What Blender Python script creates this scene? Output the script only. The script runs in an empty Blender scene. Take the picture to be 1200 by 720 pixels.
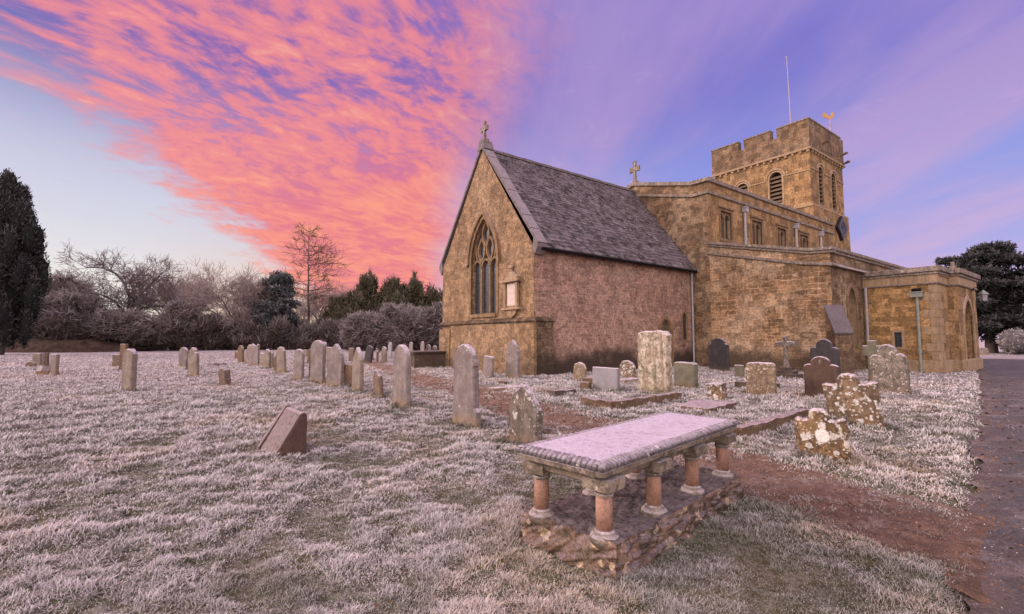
import bpy, bmesh, math, random
import numpy as np
from mathutils import Vector, Matrix, geometry
R = math.radians
rng = np.random.default_rng(7)
random.seed(7)
sc = bpy.context.scene
COL = sc.collection

# ------------------------------------------------------------------ noise
def _h(ix, iy, s):
    n = (ix.astype(np.int64) * 374761393 + iy.astype(np.int64) * 668265263 + s * 974634777) & 0xFFFFFFFF
    n = ((n ^ (n >> 13)) * 1274126177) & 0xFFFFFFFF
    return ((n ^ (n >> 16)) & 0xFFFF) / 65535.0
def vn(x, y, s=0):
    x = np.asarray(x, float); y = np.asarray(y, float)
    ix = np.floor(x); iy = np.floor(y); fx = x - ix; fy = y - iy
    fx = fx * fx * (3 - 2 * fx); fy = fy * fy * (3 - 2 * fy)
    a = _h(ix, iy, s); b = _h(ix + 1, iy, s); c = _h(ix, iy + 1, s); d = _h(ix + 1, iy + 1, s)
    return (a * (1 - fx) + b * fx) * (1 - fy) + (c * (1 - fx) + d * fx) * fy
def fbm(x, y, o=3, s=0):
    r = 0; a = .5; t = 0
    for k in range(o):
        r = r + a * vn(x * 2 ** k + 17 * k, y * 2 ** k - 9 * k, s + k); t += a; a *= .5
    return r / t
def sstep(a, b, x):
    t = np.clip((x - a) / (b - a), 0, 1); return t * t * (3 - 2 * t)

# ------------------------------------------------------------------ church frame: u = west, v = south
AZ = R(53.8)
O = Vector((0.918, 19.393, 0)); UX = Vector((math.sin(AZ), math.cos(AZ), 0)); VX = Vector((math.cos(AZ), -math.sin(AZ), 0))
YAW = math.atan2(UX.y, UX.x)
def W(u, v, z=0): return O + UX * u + VX * v + Vector((0, 0, z))

# ------------------------------------------------------------------ ground shape
PATH = [(-10.5, 33, .5), (-4.9, 21.5, .6), (-1.0, 13.2, .78), (.65, 9.6, .75), (1.95, 7.25, .66), (2.8, 5.6, .55), (3.15, 4.4, .55), (3.6, 3.3, .6), (4.4, 2.4, .6)]
DRIVE_L = [(36, 37.5), (31.0, 31.5), (19.8, 19.8), (10.3, 10.3), (6.9, 7.0), (5.2, 5.3), (3.95, 4.1), (3.05, 3.3), (2.5, 2.7), (2.0, 1.9), (1.9, -1), (1.9, -12)]
def path_d(x, y):
    best = np.full(np.shape(x), 1e9)
    for (x0, y0, w0), (x1, y1, w1) in zip(PATH, PATH[1:]):
        dx, dy = x1 - x0, y1 - y0; L = dx * dx + dy * dy
        t = np.clip(((x - x0) * dx + (y - y0) * dy) / L, 0, 1)
        best = np.minimum(best, np.hypot(x - x0 - t * dx, y - y0 - t * dy) - (w0 + (w1 - w0) * t))
    return best            # < 0 inside
def drive_d(x, y):
    # signed distance to the left edge of the drive: < 0 on the drive
    best = np.full(np.shape(x), 1e9); sg = np.ones(np.shape(x))
    for (x0, y0), (x1, y1) in zip(DRIVE_L, DRIVE_L[1:]):
        dx, dy = x1 - x0, y1 - y0; L = dx * dx + dy * dy
        t = np.clip(((x - x0) * dx + (y - y0) * dy) / L, 0, 1)
        d = np.hypot(x - x0 - t * dx, y - y0 - t * dy)
        s = np.where((x - x0) * dy - (y - y0) * dx > 0, 1., -1.)
        sg = np.where(d < best, s, sg); best = np.minimum(best, d)
    ins = best * sg
    width = 4.2 + 5.5 * sstep(14, 30, np.hypot(x, y))
    return np.maximum(ins, -ins - width)
def edge_noise(x, y): return (fbm(x * 1.3, y * 1.3, 4, 40) - .5) * .5
def base_h(x, y): return (fbm(x * .12, y * .12, 2, 3) - .5) * .10 * sstep(1, 6, np.hypot(x, y)) 
def sink(x, y):
    return np.minimum(sstep(-.02, .22, path_d(x, y)+ edge_noise(x, y)), sstep(-.02, .22, drive_d(x, y) + edge_noise(x, y) * .5))
def tufts(x, y):
    r = np.hypot(x, y)
    a = fbm(x * 5.5, y * 5.5, 3, 11); b = fbm(x * 1.7, y * 1.7, 2, 21)
    return ((a - .45) * .060 * (1 - sstep(18, 60, r)) + (b - .5) * .06)
def gz(x, y, t=True):
    m = sink(x, y)
    z = base_h(x, y)
    return z + (tufts(x, y) * m if t else 0) - .075 * (1 - m)

# ------------------------------------------------------------------ object helpers
def tag(o, label=None, cat=None, group=None, kind=None):
    if label: o['label'] = label
    if cat: o['category'] = cat
    if group: o['group'] = group
    if kind: o['kind'] = kind
    return o
def empty(name, loc=(0, 0, 0), rz=0, label=None, cat=None, group=None):
    o = bpy.data.objects.new(name, None); COL.objects.link(o); o.empty_display_size = .2
    o.location = loc; o.rotation_euler = (0, 0, rz)
    return tag(o, label, cat, group)

class MB:
    """collects faces; build() links them as one mesh object with box-projected UVs in metres"""
    def __init__(s): s.v = []; s.f = []; s.m = []
    def add(s, vs, fs, m=0):
        o = len(s.v); s.v += [tuple(p) for p in vs]
        s.f += [tuple(i + o for i in f) for f in fs]; s.m += [m] * len(fs)
    def box(s, x0, x1, y0, y1, z0, z1, m=0, M=None):
        vs = [Vector((x, y, z)) for z in (z0, z1) for y in (y0, y1) for x in (x0, x1)]
        if M: vs = [M @ p for p in vs]
        s.add(vs, [(0, 2, 3, 1), (4, 5, 7, 6), (0, 1, 5, 4), (2, 6, 7, 3), (0, 4, 6, 2), (1, 3, 7, 5)], m)
    def bar(s, p, q, w, h, m=0, up=Vector((0, 0, 1))):
        p = Vector(p); q = Vector(q); d = (q - p).normalized()
        a = d.cross(up)
        if a.length < 1e-3: a = d.cross(Vector((1, 0, 0)))
        a.normalize(); b = a.cross(d)
        vs = [P + a * sx * w / 2 + b * sy * h / 2 for P in (p, q) for sx, sy in ((-1, -1), (1, -1), (1, 1), (-1, 1))]
        s.add(vs, [(0, 1, 2, 3), (7, 6, 5, 4), (0, 4, 5, 1), (1, 5, 6, 2), (2, 6, 7, 3), (3, 7, 4, 0)], m)
    def tube(s, pts, rad, n=8, m=0, cap=True):
        pts = [Vector(p) for p in pts]
        if not hasattr(rad, '__len__'): rad = [rad] * len(pts)
        vs = []
        ref = Vector((0, 0, 1))
        for i, p in enumerate(pts):
            d = (pts[min(i + 1, len(pts) - 1)] - pts[max(i - 1, 0)]).normalized()
            a = d.cross(ref)
            if a.length < 1e-3: a = d.cross(Vector((1, 0, 0)))
            a.normalize(); b = d.cross(a)
            vs += [p + (a * math.cos(2 * math.pi * k / n) + b * math.sin(2 * math.pi * k / n)) * rad[i] for k in range(n)]
        fs = [(i * n + k, i * n + (k + 1) % n, (i + 1) * n + (k + 1) % n, (i + 1) * n + k) for i in range(len(pts) - 1) for k in range(n)]
        if cap: fs += [tuple(range(n))[::-1], tuple((len(pts) - 1) * n + k for k in range(n))]
        s.add(vs, fs, m)
    def lathe(s, prof, n=16, c=(0, 0, 0), m=0):
        vs = [(c[0] + r * math.cos(2 * math.pi * k / n), c[1] + r * math.sin(2 * math.pi * k / n), c[2] + z) for r, z in prof for k in range(n)]
        fs = [(i * n + k, i * n + (k + 1) % n, (i + 1) * n + (k + 1) % n, (i + 1) * n + k) for i in range(len(prof) - 1) for k in range(n)]
        fs += [tuple(range(n))[::-1], tuple((len(prof) - 1) * n + k for k in range(n))]
        s.add(vs, fs, m)
    def prism(s, poly, fn, d0, d1, m=0, mside=None):
        """poly: 2D outline; fn(a, b, d) gives a point; closed solid between depths"""
        n = len(poly)
        vs = [fn(a, b, d0) for a, b in poly] + [fn(a, b, d1) for a, b in poly]
        s.add(vs, [tuple(range(n)), tuple(range(2 * n - 1, n - 1, -1))], m)
        s.add(vs, [(i, i + n, (i + 1) % n + n, (i + 1) % n) for i in range(n)], m if mside is None else mside)
    def sheet(s, outer, holes, fn, d, m=0, reveal=.0, mrev=None):
        """flat wall with openings; reveal quads go from depth d to d + reveal"""
        loops = [outer] + holes
        tris = geometry.tessellate_polygon([[Vector((a, b, 0)) for a, b in L] for L in loops])
        flat = [p for L in loops for p in L]
        s.add([fn(a, b, d) for a, b in flat], [tuple(t) for t in tris], m)
        for L in holes:
            n = len(L)
            vs = [fn(a, b, d) for a, b in L] + [fn(a, b, d + reveal) for a, b in L]
            s.add(vs, [(i, (i + 1) % n, (i + 1) % n + n, i + n) for i in range(n)], m if mrev is None else mrev)
    def build(s, name, mats, parent=None, smooth=False, bevel=0, recalc=True):
        me = bpy.data.meshes.new(name)
        me.from_pydata(s.v, [], s.f)
        if not isinstance(mats, (list, tuple)): mats = [mats]
        for m in mats: me.materials.append(m)
        me.polygons.foreach_set('material_index', s.m)
        if recalc or bevel:
            bm = bmesh.new(); bm.from_mesh(me)
            if bevel:
                bmesh.ops.remove_doubles(bm, verts=bm.verts, dist=1e-5)
                es = [e for e in bm.edges if len(e.link_faces) == 2 and e.calc_face_angle(0) > .5]
                bmesh.ops.bevel(bm, geom=es, offset=bevel, segments=2, affect='EDGES', clamp_overlap=True)
            bmesh.ops.recalc_face_normals(bm, faces=bm.faces)
            bm.to_mesh(me); bm.free()
        box_uv(me)
        if smooth: me.polygons.foreach_set('use_smooth', [True] * len(me.polygons))
        me.update()
        o = bpy.data.objects.new(name, me); COL.objects.link(o)
        if parent: o.parent = parent
        return o
def box_uv(me):
    nl = len(me.loops)
    if nl == 0: return
    vi = np.empty(nl, np.int32); me.loops.foreach_get('vertex_index', vi)
    co = np.empty(len(me.vertices) * 3); me.vertices.foreach_get('co', co); co = co.reshape(-1, 3)[vi]
    nr = np.empty(len(me.polygons) * 3); me.polygons.foreach_get('normal', nr); nr = nr.reshape(-1, 3)
    lt = np.empty(len(me.polygons), np.int32); me.polygons.foreach_get('loop_total', lt)
    nr = np.repeat(nr, lt, axis=0)
    ax = np.abs(nr).argmax(1)
    uu = np.where(ax == 0, co[:, 1], co[:, 0]); vv = np.where(ax == 2, co[:, 1], co[:, 2])
    uv = me.uv_layers.new(name='UVMap')
    uv.data.foreach_set('uv', np.stack([uu, vv], 1).ravel())

def np_mesh(name, verts, faces, mats, parent=None, attrs=None, smooth=False, link=True):
    """verts (n,3), faces (m,k) arrays -> object. attrs: {name: (domain, array)}"""
    me = bpy.data.meshes.new(name)
    k = faces.shape[1]
    me.vertices.add(len(verts)); me.vertices.foreach_set('co', np.asarray(verts, np.float32).ravel())
    me.loops.add(faces.size); me.loops.foreach_set('vertex_index', faces.astype(np.int32).ravel())
    me.polygons.add(len(faces)); me.polygons.foreach_set('loop_start', np.arange(0, faces.size, k, dtype=np.int32))
    if smooth: me.polygons.foreach_set('use_smooth', np.ones(len(faces), bool))
    me.update(calc_edges=True)
    for m in (mats if isinstance(mats, (list, tuple)) else [mats]): me.materials.append(m)
    for an, (dom, arr) in (attrs or {}).items():
        a = me.attributes.new(an, 'FLOAT', dom); a.data.foreach_set('value', np.asarray(arr, np.float32))
    o = bpy.data.objects.new(name, me)
    if link: COL.objects.link(o)
    if parent: o.parent = parent
    return o

# ------------------------------------------------------------------ materials
class NT:
    def __init__(s, name):
        s.mat = bpy.data.materials.new(name); s.mat.use_nodes = True
        s.t = s.mat.node_tree; s.t.nodes.clear()
        s.out = s.t.nodes.new('ShaderNodeOutputMaterial')
        s.bsdf = s.t.nodes.new('ShaderNodeBsdfPrincipled')
        s.t.links.new(s.bsdf.outputs[0], s.out.inputs[0])
    def n(s, typ, **kw):
        nd = s.t.nodes.new('ShaderNode' + typ)
        for k, v in kw.items():
            if k.startswith('_'): setattr(nd, k[1:], v)
            else: s.set(nd.inputs[k.replace('__', ' ')], v)
        return nd
    def set(s, inp, v):
        if isinstance(v, bpy.types.NodeSocket): s.t.links.new(v, inp)
        elif isinstance(v, (tuple, list)) and len(v) == 3 and inp.type == 'RGBA': inp.default_value = (*v, 1)
        else: inp.default_value = v
    def math(s, op, a, b=0, clamp=False):
        nd = s.t.nodes.new('ShaderNodeMath'); nd.operation = op; nd.use_clamp = clamp
        s.set(nd.inputs[0], a); s.set(nd.inputs[1], b); return nd.outputs[0]
    def mix(s, f, a, b, mode='MIX'):
        nd = s.t.nodes.new('ShaderNodeMix'); nd.data_type = 'RGBA'; nd.blend_type = mode
        s.set(nd.inputs[0], f); s.set(nd.inputs[6], a); s.set(nd.inputs[7], b); return nd.outputs[2]
    def ramp(s, x, a, b, y0=0., y1=1.):
        nd = s.t.nodes.new('ShaderNodeMapRange'); nd.interpolation_type = 'SMOOTHSTEP'
        s.set(nd.inputs[0], x); s.set(nd.inputs[1], a); s.set(nd.inputs[2], b); s.set(nd.inputs[3], y0); s.set(nd.inputs[4], y1)
        return nd.outputs[0]
    def noise(s, vec, scale, detail=4, rough=.6, dist=0):
        nd = s.n('TexNoise', Vector=vec, Scale=scale, Detail=detail, Roughness=rough, Distortion=dist); return nd.outputs[0]
    def vor(s, vec, scale, rnd=1.):
        nd = s.n('TexVoronoi', Vector=vec, Scale=scale, Randomness=rnd); return nd
    def vscale(s, vec, sc_):
        nd = s.t.nodes.new('ShaderNodeMapping'); s.set(nd.inputs[0], vec); nd.inputs[3].default_value = sc_; return nd.outputs[0]
    def bump(s, h, strength=.5, dist=.02):
        nd = s.n('Bump', Height=h, Strength=strength, Distance=dist); s.t.links.new(nd.outputs[0], s.bsdf.inputs['Normal'])
    def fin(s, col, rough=.85, spec=.25):
        s.set(s.bsdf.inputs['Base Color'], col); s.set(s.bsdf.inputs['Roughness'], rough)
        s.bsdf.inputs['Specular IOR Level'].default_value = spec
        return s.mat
    def pos(s): return s.n('NewGeometry').outputs['Position']
    def nz(s): return s.n('SeparateXYZ', Vector=s.n('NewGeometry').outputs['Normal']).outputs[2]
    def obj(s):
        """object coordinates shifted by a random amount per object, so that copies differ"""
        c = s.n('TexCoord').outputs['Object']; r = s.n('ObjectInfo').outputs['Random']
        nd = s.t.nodes.new('ShaderNodeVectorMath'); nd.operation = 'ADD'
        s.set(nd.inputs[0], c); cb = s.n('CombineXYZ', X=s.math('MULTIPLY', r, 37.), Y=s.math('MULTIPLY', r, 71.), Z=s.math('MULTIPLY', r, 0.)); s.set(nd.inputs[1], cb.outputs[0])
        return nd.outputs[0]
FROST = (.62, .54, .62)

def wall_mat(name, c1, c2, mortar, bw, bh, dark=(.08, .055, .04), damp=.5, light=(.42, .32, .22), pale=.3, stain=.5, joint=.014, block=.7):
    m = NT(name)
    uv = m.n('UVMap').outputs[0]; P = m.pos()
    nz_ = m.n('TexNoise', Vector=P, Scale=1.6, Detail=4.).outputs['Color']
    ad = m.t.nodes.new('ShaderNodeVectorMath'); ad.operation = 'MULTIPLY_ADD'
    m.set(ad.inputs[0], nz_); ad.inputs[1].default_value = (.30, .13, 0); m.set(ad.inputs[2], uv)
    br = m.n('TexBrick', Vector=ad.outputs[0], Color1=c1, Color2=c2, Mortar=mortar, Scale=1., Mortar__Size=joint, Mortar__Smooth=.4, Bias=-.1, Brick__Width=bw, Row__Height=bh)
    br.offset = .43; br.squash = 1.35; br.squash_frequency = 3
    br2 = m.n('TexBrick', Vector=ad.outputs[0], Color1=(.0, .0, .0), Color2=(1., 1., 1.), Mortar=(.5, .5, .5), Scale=1., Mortar__Size=.0, Brick__Width=bw * .71, Row__Height=bh * 2)
    br2.offset = .3
    brb = m.n('TexBrick', Vector=ad.outputs[0], Color1=c2, Color2=c1, Mortar=mortar, Scale=1., Mortar__Size=joint * 1.3, Mortar__Smooth=.5, Bias=0., Brick__Width=bw * 1.55, Row__Height=bh * 1.62)
    brb.offset = .37; brb.squash = .7; brb.squash_frequency = 2
    msk = m.ramp(m.noise(P, 1.05, 3, .6), .46, .54)
    col = m.mix(msk, br.outputs[0], brb.outputs[0])
    jf = m.math('ADD', m.math('MULTIPLY', br.outputs['Fac'], m.math('SUBTRACT', 1., msk)), m.math('MULTIPLY', brb.outputs['Fac'], msk))
    worn = m.ramp(m.noise(P, 2.2, 5, .7), .42, .6)
    col = m.mix(m.math('MULTIPLY', m.math('MULTIPLY', jf, worn), .0), col, mortar)
    f1 = m.ramp(m.noise(P, .55, 5, .65), .40, .66)
    col = m.mix(m.math('MULTIPLY', f1, pale), col, light)
    vv = m.ramp(m.math('ADD', br2.outputs[0], 0.), 0., 1., .55, 1.45)
    col = m.mix(block, col, m.n('CombineColor', Red=vv, Green=vv, Blue=vv).outputs[0], 'MULTIPLY')
    f2 = m.ramp(m.noise(m.vscale(P, (1, 1, .35)), .8, 6, .7), .46, .66)
    col = m.mix(m.math('MULTIPLY', f2, stain), col, dark)
    f3 = m.noise(P, 9, 5, .7)
    g = m.ramp(f3, .34, .66, .62, 1.32)
    col = m.mix(1., col, m.n('CombineColor', Red=g, Green=g, Blue=g).outputs[0], 'MULTIPLY')
    sp = m.ramp(m.noise(P, 30, 3, .6), .64, .74)
    col = m.mix(m.math('MULTIPLY', sp, .35), col, (.55, .46, .38))
    pm = m.math('MULTIPLY', m.ramp(m.noise(m.vscale(P, (1, 1, 1.8)), 3.4, 5, .7), .54, .66), m.ramp(m.noise(P, .42, 3, .6), .42, .6))
    col = m.mix(m.math('MULTIPLY', pm, pale), col, tuple(min(.6, x * 1.25) for x in light))
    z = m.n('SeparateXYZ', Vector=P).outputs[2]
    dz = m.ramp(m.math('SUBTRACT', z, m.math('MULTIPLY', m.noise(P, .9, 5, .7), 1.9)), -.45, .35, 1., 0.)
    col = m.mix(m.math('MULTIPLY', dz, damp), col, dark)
    fr = m.math('MULTIPLY', m.ramp(m.nz(), .82, .97), m.ramp(m.noise(P, 14, 3, .6), .3, .6))
    col = m.mix(m.math('MULTIPLY', fr, .6), col, FROST)
    h = m.math('SUBTRACT', m.math('MULTIPLY', f3, .8), jf)
    m.bump(m.math('ADD', h, m.math('MULTIPLY', m.noise(P, 30, 3, .6), .3)), .7, .025)
    return m.fin(col, .92, .15)

def stone_mat(name, c1, c2, dark=(.09, .075, .06), foot=(.20, .12, .05), topc=None, lichen=0., lcol=(.72, .68, .62), lscale=9., frost=.7, streak=.5, mottled=.5, bumpd=.02, footh=.25, moss=0., big=None):
    m = NT(name); c = m.obj(); P = m.pos()
    col = m.mix(m.ramp(m.noise(c, 3., 6, .65), .35, .65), c1, c2)
    s1 = m.ramp(m.noise(m.vscale(c, (6, 6, .6)), 1.4, 5, .7), .46, .62)
    col = m.mix(m.math('MULTIPLY', s1, streak), col, dark)
    z = m.n('SeparateXYZ', Vector=m.n('TexCoord').outputs['Object']).outputs[2]
    ft = m.ramp(m.math('SUBTRACT', z, m.math('MULTIPLY', m.noise(c, 4, 5, .7), footh * 1.2)), -footh * .45, footh * .45, 1., 0.)
    col = m.mix(m.math('MULTIPLY', ft, .6), col, foot)
    s2 = m.ramp(m.noise(c, 7, 5, .75, .4), .47, .60)
    col = m.mix(m.math('MULTIPLY', s2, mottled), col, m.mix(.75, c2, dark))
    s3 = m.ramp(m.noise(c, 16, 6, .8, .3), .56, .66)
    col = m.mix(m.math('MULTIPLY', s3, mottled * .8), col, dark)
    s4 = m.ramp(m.noise(c, 11, 6, .8, .5), .57, .68)
    col = m.mix(m.math('MULTIPLY', s4, mottled * .55), col, tuple(min(.7, x * 1.55) for x in c1))
    if moss: col = m.mix(m.math('MULTIPLY', m.ramp(m.noise(c, 4.5, 5, .7), .5, .62), moss), col, (.05, .07, .035))
    hl = 0.
    if lichen:
        nd = m.noise(c, 22, 3, .6)
        cw = m.t.nodes.new('ShaderNodeVectorMath'); cw.operation = 'MULTIPLY_ADD'; m.set(cw.inputs[0], m.n('TexNoise', Vector=c, Scale=lscale * 1.3, Detail=4.).outputs['Color']); cw.inputs[1].default_value = (.07, .07, .07); m.set(cw.inputs[2], c)
        v = m.vor(cw.outputs[0], lscale); d = m.math('ADD', v.outputs['Distance'], m.math('MULTIPLY', m.math('SUBTRACT', nd, .5), .7))
        thr = m.math('MULTIPLY', m.math('SUBTRACT', m.n('SeparateColor', Color=v.outputs['Color']).outputs[0], 1 - lichen), .95)
        sp = m.ramp(m.math('SUBTRACT', thr, d), -.05, .10)
        v2 = m.vor(c, lscale * 2.7)
        thr2 = m.math('MULTIPLY', m.math('SUBTRACT', m.n('SeparateColor', Color=v2.outputs['Color']).outputs[0], 1 - lichen), .85)
        sp2 = m.ramp(m.math('SUBTRACT', thr2, m.math('ADD', v2.outputs['Distance'], m.math('MULTIPLY', m.math('SUBTRACT', nd, .5), .5))), -.05, .04)
        bl_ = m.ramp(m.noise(cw.outputs[0], lscale * .8, 5, .62), .70 - lichen * .16, .75 - lichen * .16)
        sp = m.math('MAXIMUM', sp, m.math('MAXIMUM', m.math('MULTIPLY', sp2, .8), bl_))
        col = m.mix(m.math('MULTIPLY', sp, m.ramp(m.noise(c, 38, 4, .75), .3, .55, .5, .95)), col, m.mix(m.ramp(nd, .4, .6), lcol, tuple(x * .72 for x in lcol)))
    if big:
        o2 = m.n('TexCoord').outputs['Object']
        dv = m.t.nodes.new('ShaderNodeVectorMath'); dv.operation = 'DISTANCE'; m.set(dv.inputs[0], o2); dv.inputs[1].default_value = big[:3]
        bs = m.ramp(m.math('ADD', dv.outputs[1], m.math('MULTIPLY', m.noise(c, 16, 3, .6), .05)), big[3] * .9 + .02, big[3] * 1.1 + .025, 1., 0.)
        col = m.mix(bs, col, m.mix(m.noise(c, 40, 3), (.80, .76, .74), (.6, .56, .52)))
    if topc: col = m.mix(m.math('MULTIPLY', m.ramp(m.nz(), .55, .85), m.ramp(m.noise(c, 5, 5, .7), .24, .4)), col, m.mix(m.ramp(m.noise(c, 24, 4, .8), .5, .64), topc, tuple(x * 2.6 for x in topc)))
    fr = m.math('MULTIPLY', m.ramp(m.nz(), .25, .75), m.ramp(m.noise(P, 18, 3, .65), .25, .55))
    col = m.mix(m.math('MULTIPLY', fr, frost), col, FROST)
    g = m.ramp(m.noise(c, 60, 3, .7), .3, .7, .8, 1.2)
    col = m.mix(1., col, m.n('CombineColor', Red=g, Green=g, Blue=g).outputs[0], 'MULTIPLY')
    m.bump(m.math('ADD', m.noise(c, 14, 6, .75), m.math('MULTIPLY', m.noise(c, 70, 3, .7), .3)), .8, bumpd)
    return m.fin(col, .9, .2)

def plain_mat(name, c, rough=.6, spec=.4, metal=0., var=.15, scale=6., c2=None):
    m = NT(name); P = m.n('TexCoord').outputs['Object']
    d = c2 or tuple(x * .55 for x in c)
    col = m.mix(m.math('MULTIPLY', m.ramp(m.noise(P, scale, 5, .65), .35, .7), var * 4 if var < .25 else 1.), c, d)
    m.bsdf.inputs['Metallic'].default_value = metal
    m.bump(m.noise(P, scale * 6, 4, .6), .25, .01)
    return m.fin(col, rough, spec)

def leaf_mat(name, c1, c2, frost=(.5, .44, .48), amt=.5, trans=.0):
    """rnd = colour of the single leaf or twig, fr = how much hoar frost sits on it"""
    m = NT(name)
    a = m.n('Attribute', _attribute_name='rnd').outputs['Fac']; f = m.n('Attribute', _attribute_name='fr').outputs['Fac']
    col = m.mix(a, c1, c2)
    col = m.mix(m.math('MULTIPLY', f, amt), col, frost)
    return m.fin(col, .85, .1)

M = {}
M['gable'] = wall_mat('honey_rubble', (0.277, 0.169, 0.095), (0.173, 0.104, 0.057), (0.249, 0.172, 0.110), .38, .14, damp=.3, light=(0.305, 0.212, 0.136), pale=.5, stain=.4, block=.5)
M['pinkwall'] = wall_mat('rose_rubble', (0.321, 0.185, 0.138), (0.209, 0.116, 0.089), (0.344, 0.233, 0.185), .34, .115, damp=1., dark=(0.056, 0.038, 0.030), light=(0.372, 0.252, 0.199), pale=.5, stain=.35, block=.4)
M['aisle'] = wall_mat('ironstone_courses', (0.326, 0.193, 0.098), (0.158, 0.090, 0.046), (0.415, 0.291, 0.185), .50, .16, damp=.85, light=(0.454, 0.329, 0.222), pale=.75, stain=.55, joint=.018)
M['navee'] = wall_mat('weathered_ironstone', (0.202, 0.122, 0.068), (0.123, 0.073, 0.043), (0.202, 0.139, 0.094), .40, .14, damp=.4, pale=.35, stain=.6)
M['ashlar'] = wall_mat('ochre_ashlar', (0.291, 0.179, 0.092), (0.233, 0.140, 0.073), (0.218, 0.140, 0.084), .62, .30, damp=.3, light=(0.320, 0.210, 0.122), pale=.3, stain=.35, joint=.006)
M['towerw'] = wall_mat('tower_ashlar', (0.282, 0.168, 0.081), (0.216, 0.131, 0.063), (0.222, 0.144, 0.074), .52, .24, damp=0., light=(0.312, 0.202, 0.104), pale=.4, stain=.4, joint=.007)
M['towerp'] = wall_mat('lichened_parapet_stone', (0.193, 0.120, 0.068), (0.128, 0.082, 0.050), (0.193, 0.130, 0.084), .45, .2, damp=0., light=(0.213, 0.158, 0.115), pale=.5, stain=.6, joint=.01)
M['porchw'] = wall_mat('yellow_brickwork', (0.366, 0.214, 0.092), (0.286, 0.164, 0.068), (0.286, 0.190, 0.100), .36, .11, damp=.35, light=(0.380, 0.237, 0.115), pale=.2, stain=.2, joint=.01)
M['dress'] = stone_mat('dressed_limestone', (0.370, 0.259, 0.163), (0.296, 0.200, 0.120), dark=(0.118, 0.081, 0.060), foot=(0.296, 0.200, 0.120), frost=.5, streak=.45, mottled=.35, bumpd=.01)
M['dressd'] = stone_mat('ochre_window_stone', (0.270, 0.171, 0.095), (0.189, 0.117, 0.065), dark=(0.081, 0.054, 0.040), foot=(0.225, 0.144, 0.080), frost=.3, streak=.45, mottled=.5, bumpd=.012)
M['coping'] = stone_mat('grey_coping_stone', (.30, .24, .20), (.20, .155, .13), dark=(.07, .055, .045), foot=(.24, .19, .16), lichen=.40, lcol=(.44, .38, .34), lscale=5, frost=.35, streak=.5, mottled=.8)
M['gcoping'] = stone_mat('lilac_coping_slab', (.20, .16, .165), (.14, .11, .115), dark=(.08, .065, .06), foot=(.18, .14, .14), frost=.30, streak=.3, mottled=.4)
M['metal'] = plain_mat('pale_lead_pipe', (.34, .31, .32), .5, .5)
M['pipegrn'] = plain_mat('grey_green_pipe', (.22, .23, .20), .5, .5)
M['dark'] = plain_mat('dark_void', (.012, .010, .010), .9, .1)
M['wood'] = plain_mat('weathered_louvre', (.16, .11, .07), .9, .2)
M['gold'] = plain_mat('gilt_metal', (.50, .26, .08), .5, .4, .3)
M['pole'] = plain_mat('painted_pole', (.40, .30, .35), .5, .5)

def glass_mat():
    m = NT('leaded_glass'); uv = m.n('UVMap').outputs[0]
    br = m.n('TexBrick', Vector=uv, Color1=(.030, .032, .042), Color2=(.055, .058, .075), Mortar=(.012, .012, .014), Scale=1., Mortar__Size=.012, Brick__Width=.16, Row__Height=.16)
    br.offset = 0
    m.bump(m.noise(m.pos(), 5, 2), .35, .03)
    return m.fin(br.outputs[0], .28, .5)
M['glass'] = glass_mat()
M['damp'] = wall_mat('damp_dark_rubble', (.15, .095, .06), (.09, .06, .04), (.16, .11, .075), .36, .13, dark=(.045, .032, .024), damp=.8, light=(.26, .19, .13), pale=.35, stain=.8)

def roof_mat():
    m = NT('stone_slate'); P = m.pos()
    a = m.n('Attribute', _attribute_name='rnd').outputs['Fac']
    col = m.mix(a, (.028, .021, .024), (.118, .088, .094))
    col = m.mix(m.math('MULTIPLY', m.ramp(m.noise(P, 1.2, 5, .65), .45, .7), .6), col, (.06, .045, .045))
    col = m.mix(m.math('MULTIPLY', m.ramp(m.noise(P, 5, 5, .7), .52, .68), .5), col, (.22, .19, .19))
    f = m.math('MULTIPLY', m.ramp(m.noise(P, 2.6, 6, .75), .36, .66), m.ramp(a, 0., 1., .35, 1.))
    col = m.mix(m.math('MULTIPLY', f, .22), col, (.50, .42, .52))
    tl = m.n('Attribute', _attribute_name='tail').outputs['Fac']
    tf = m.math('MULTIPLY', m.ramp(tl, .45, .95), m.ramp(m.noise(P, 1.9, 6, .75), .38, .62))
    col = m.mix(m.math('MULTIPLY', tf, .42), col, (.50, .43, .50))
    m.bump(m.noise(P, 14, 5, .7), .6, .02)
    return m.fin(col, .85, .25)
M['slate'] = roof_mat()

def ground_mat():
    m = NT('frosted_turf'); P = m.pos()
    n1 = m.noise(P, 5.2, 5, .7); n2 = m.noise(P, 1.1, 4, .6); n3 = m.noise(P, .35, 3, .6); n4 = m.noise(P, 16, 4, .7)
    col = m.mix(m.ramp(n4, .3, .7), (.042, .043, .022), (.105, .104, .056))
    col = m.mix(m.math('MULTIPLY', m.ramp(n3, .5, .66), .6), col, (.21, .14, .07))
    r = m.n('VectorMath', _operation='LENGTH', Vector=P).outputs[1]
    far = m.ramp(r, 6., 40.)
    thr = m.math('SUBTRACT', .53, m.math('MULTIPLY', far, .13))
    f = m.ramp(m.math('ADD', m.math('MULTIPLY', n1, .6), m.math('MULTIPLY', n4, .4)), m.math('SUBTRACT', thr, .10), m.math('ADD', thr, .10))
    f = m.math('MULTIPLY', m.math('MULTIPLY', f, m.ramp(n2, .2, .6, .6, .95)), m.ramp(r, 4., 22., .25, 1.))
    col = m.mix(f, col, (.46, .40, .43))
    m.bump(m.math('ADD', n1, n4), .7, .05)
    return m.fin(col, .95, .1)
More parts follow.
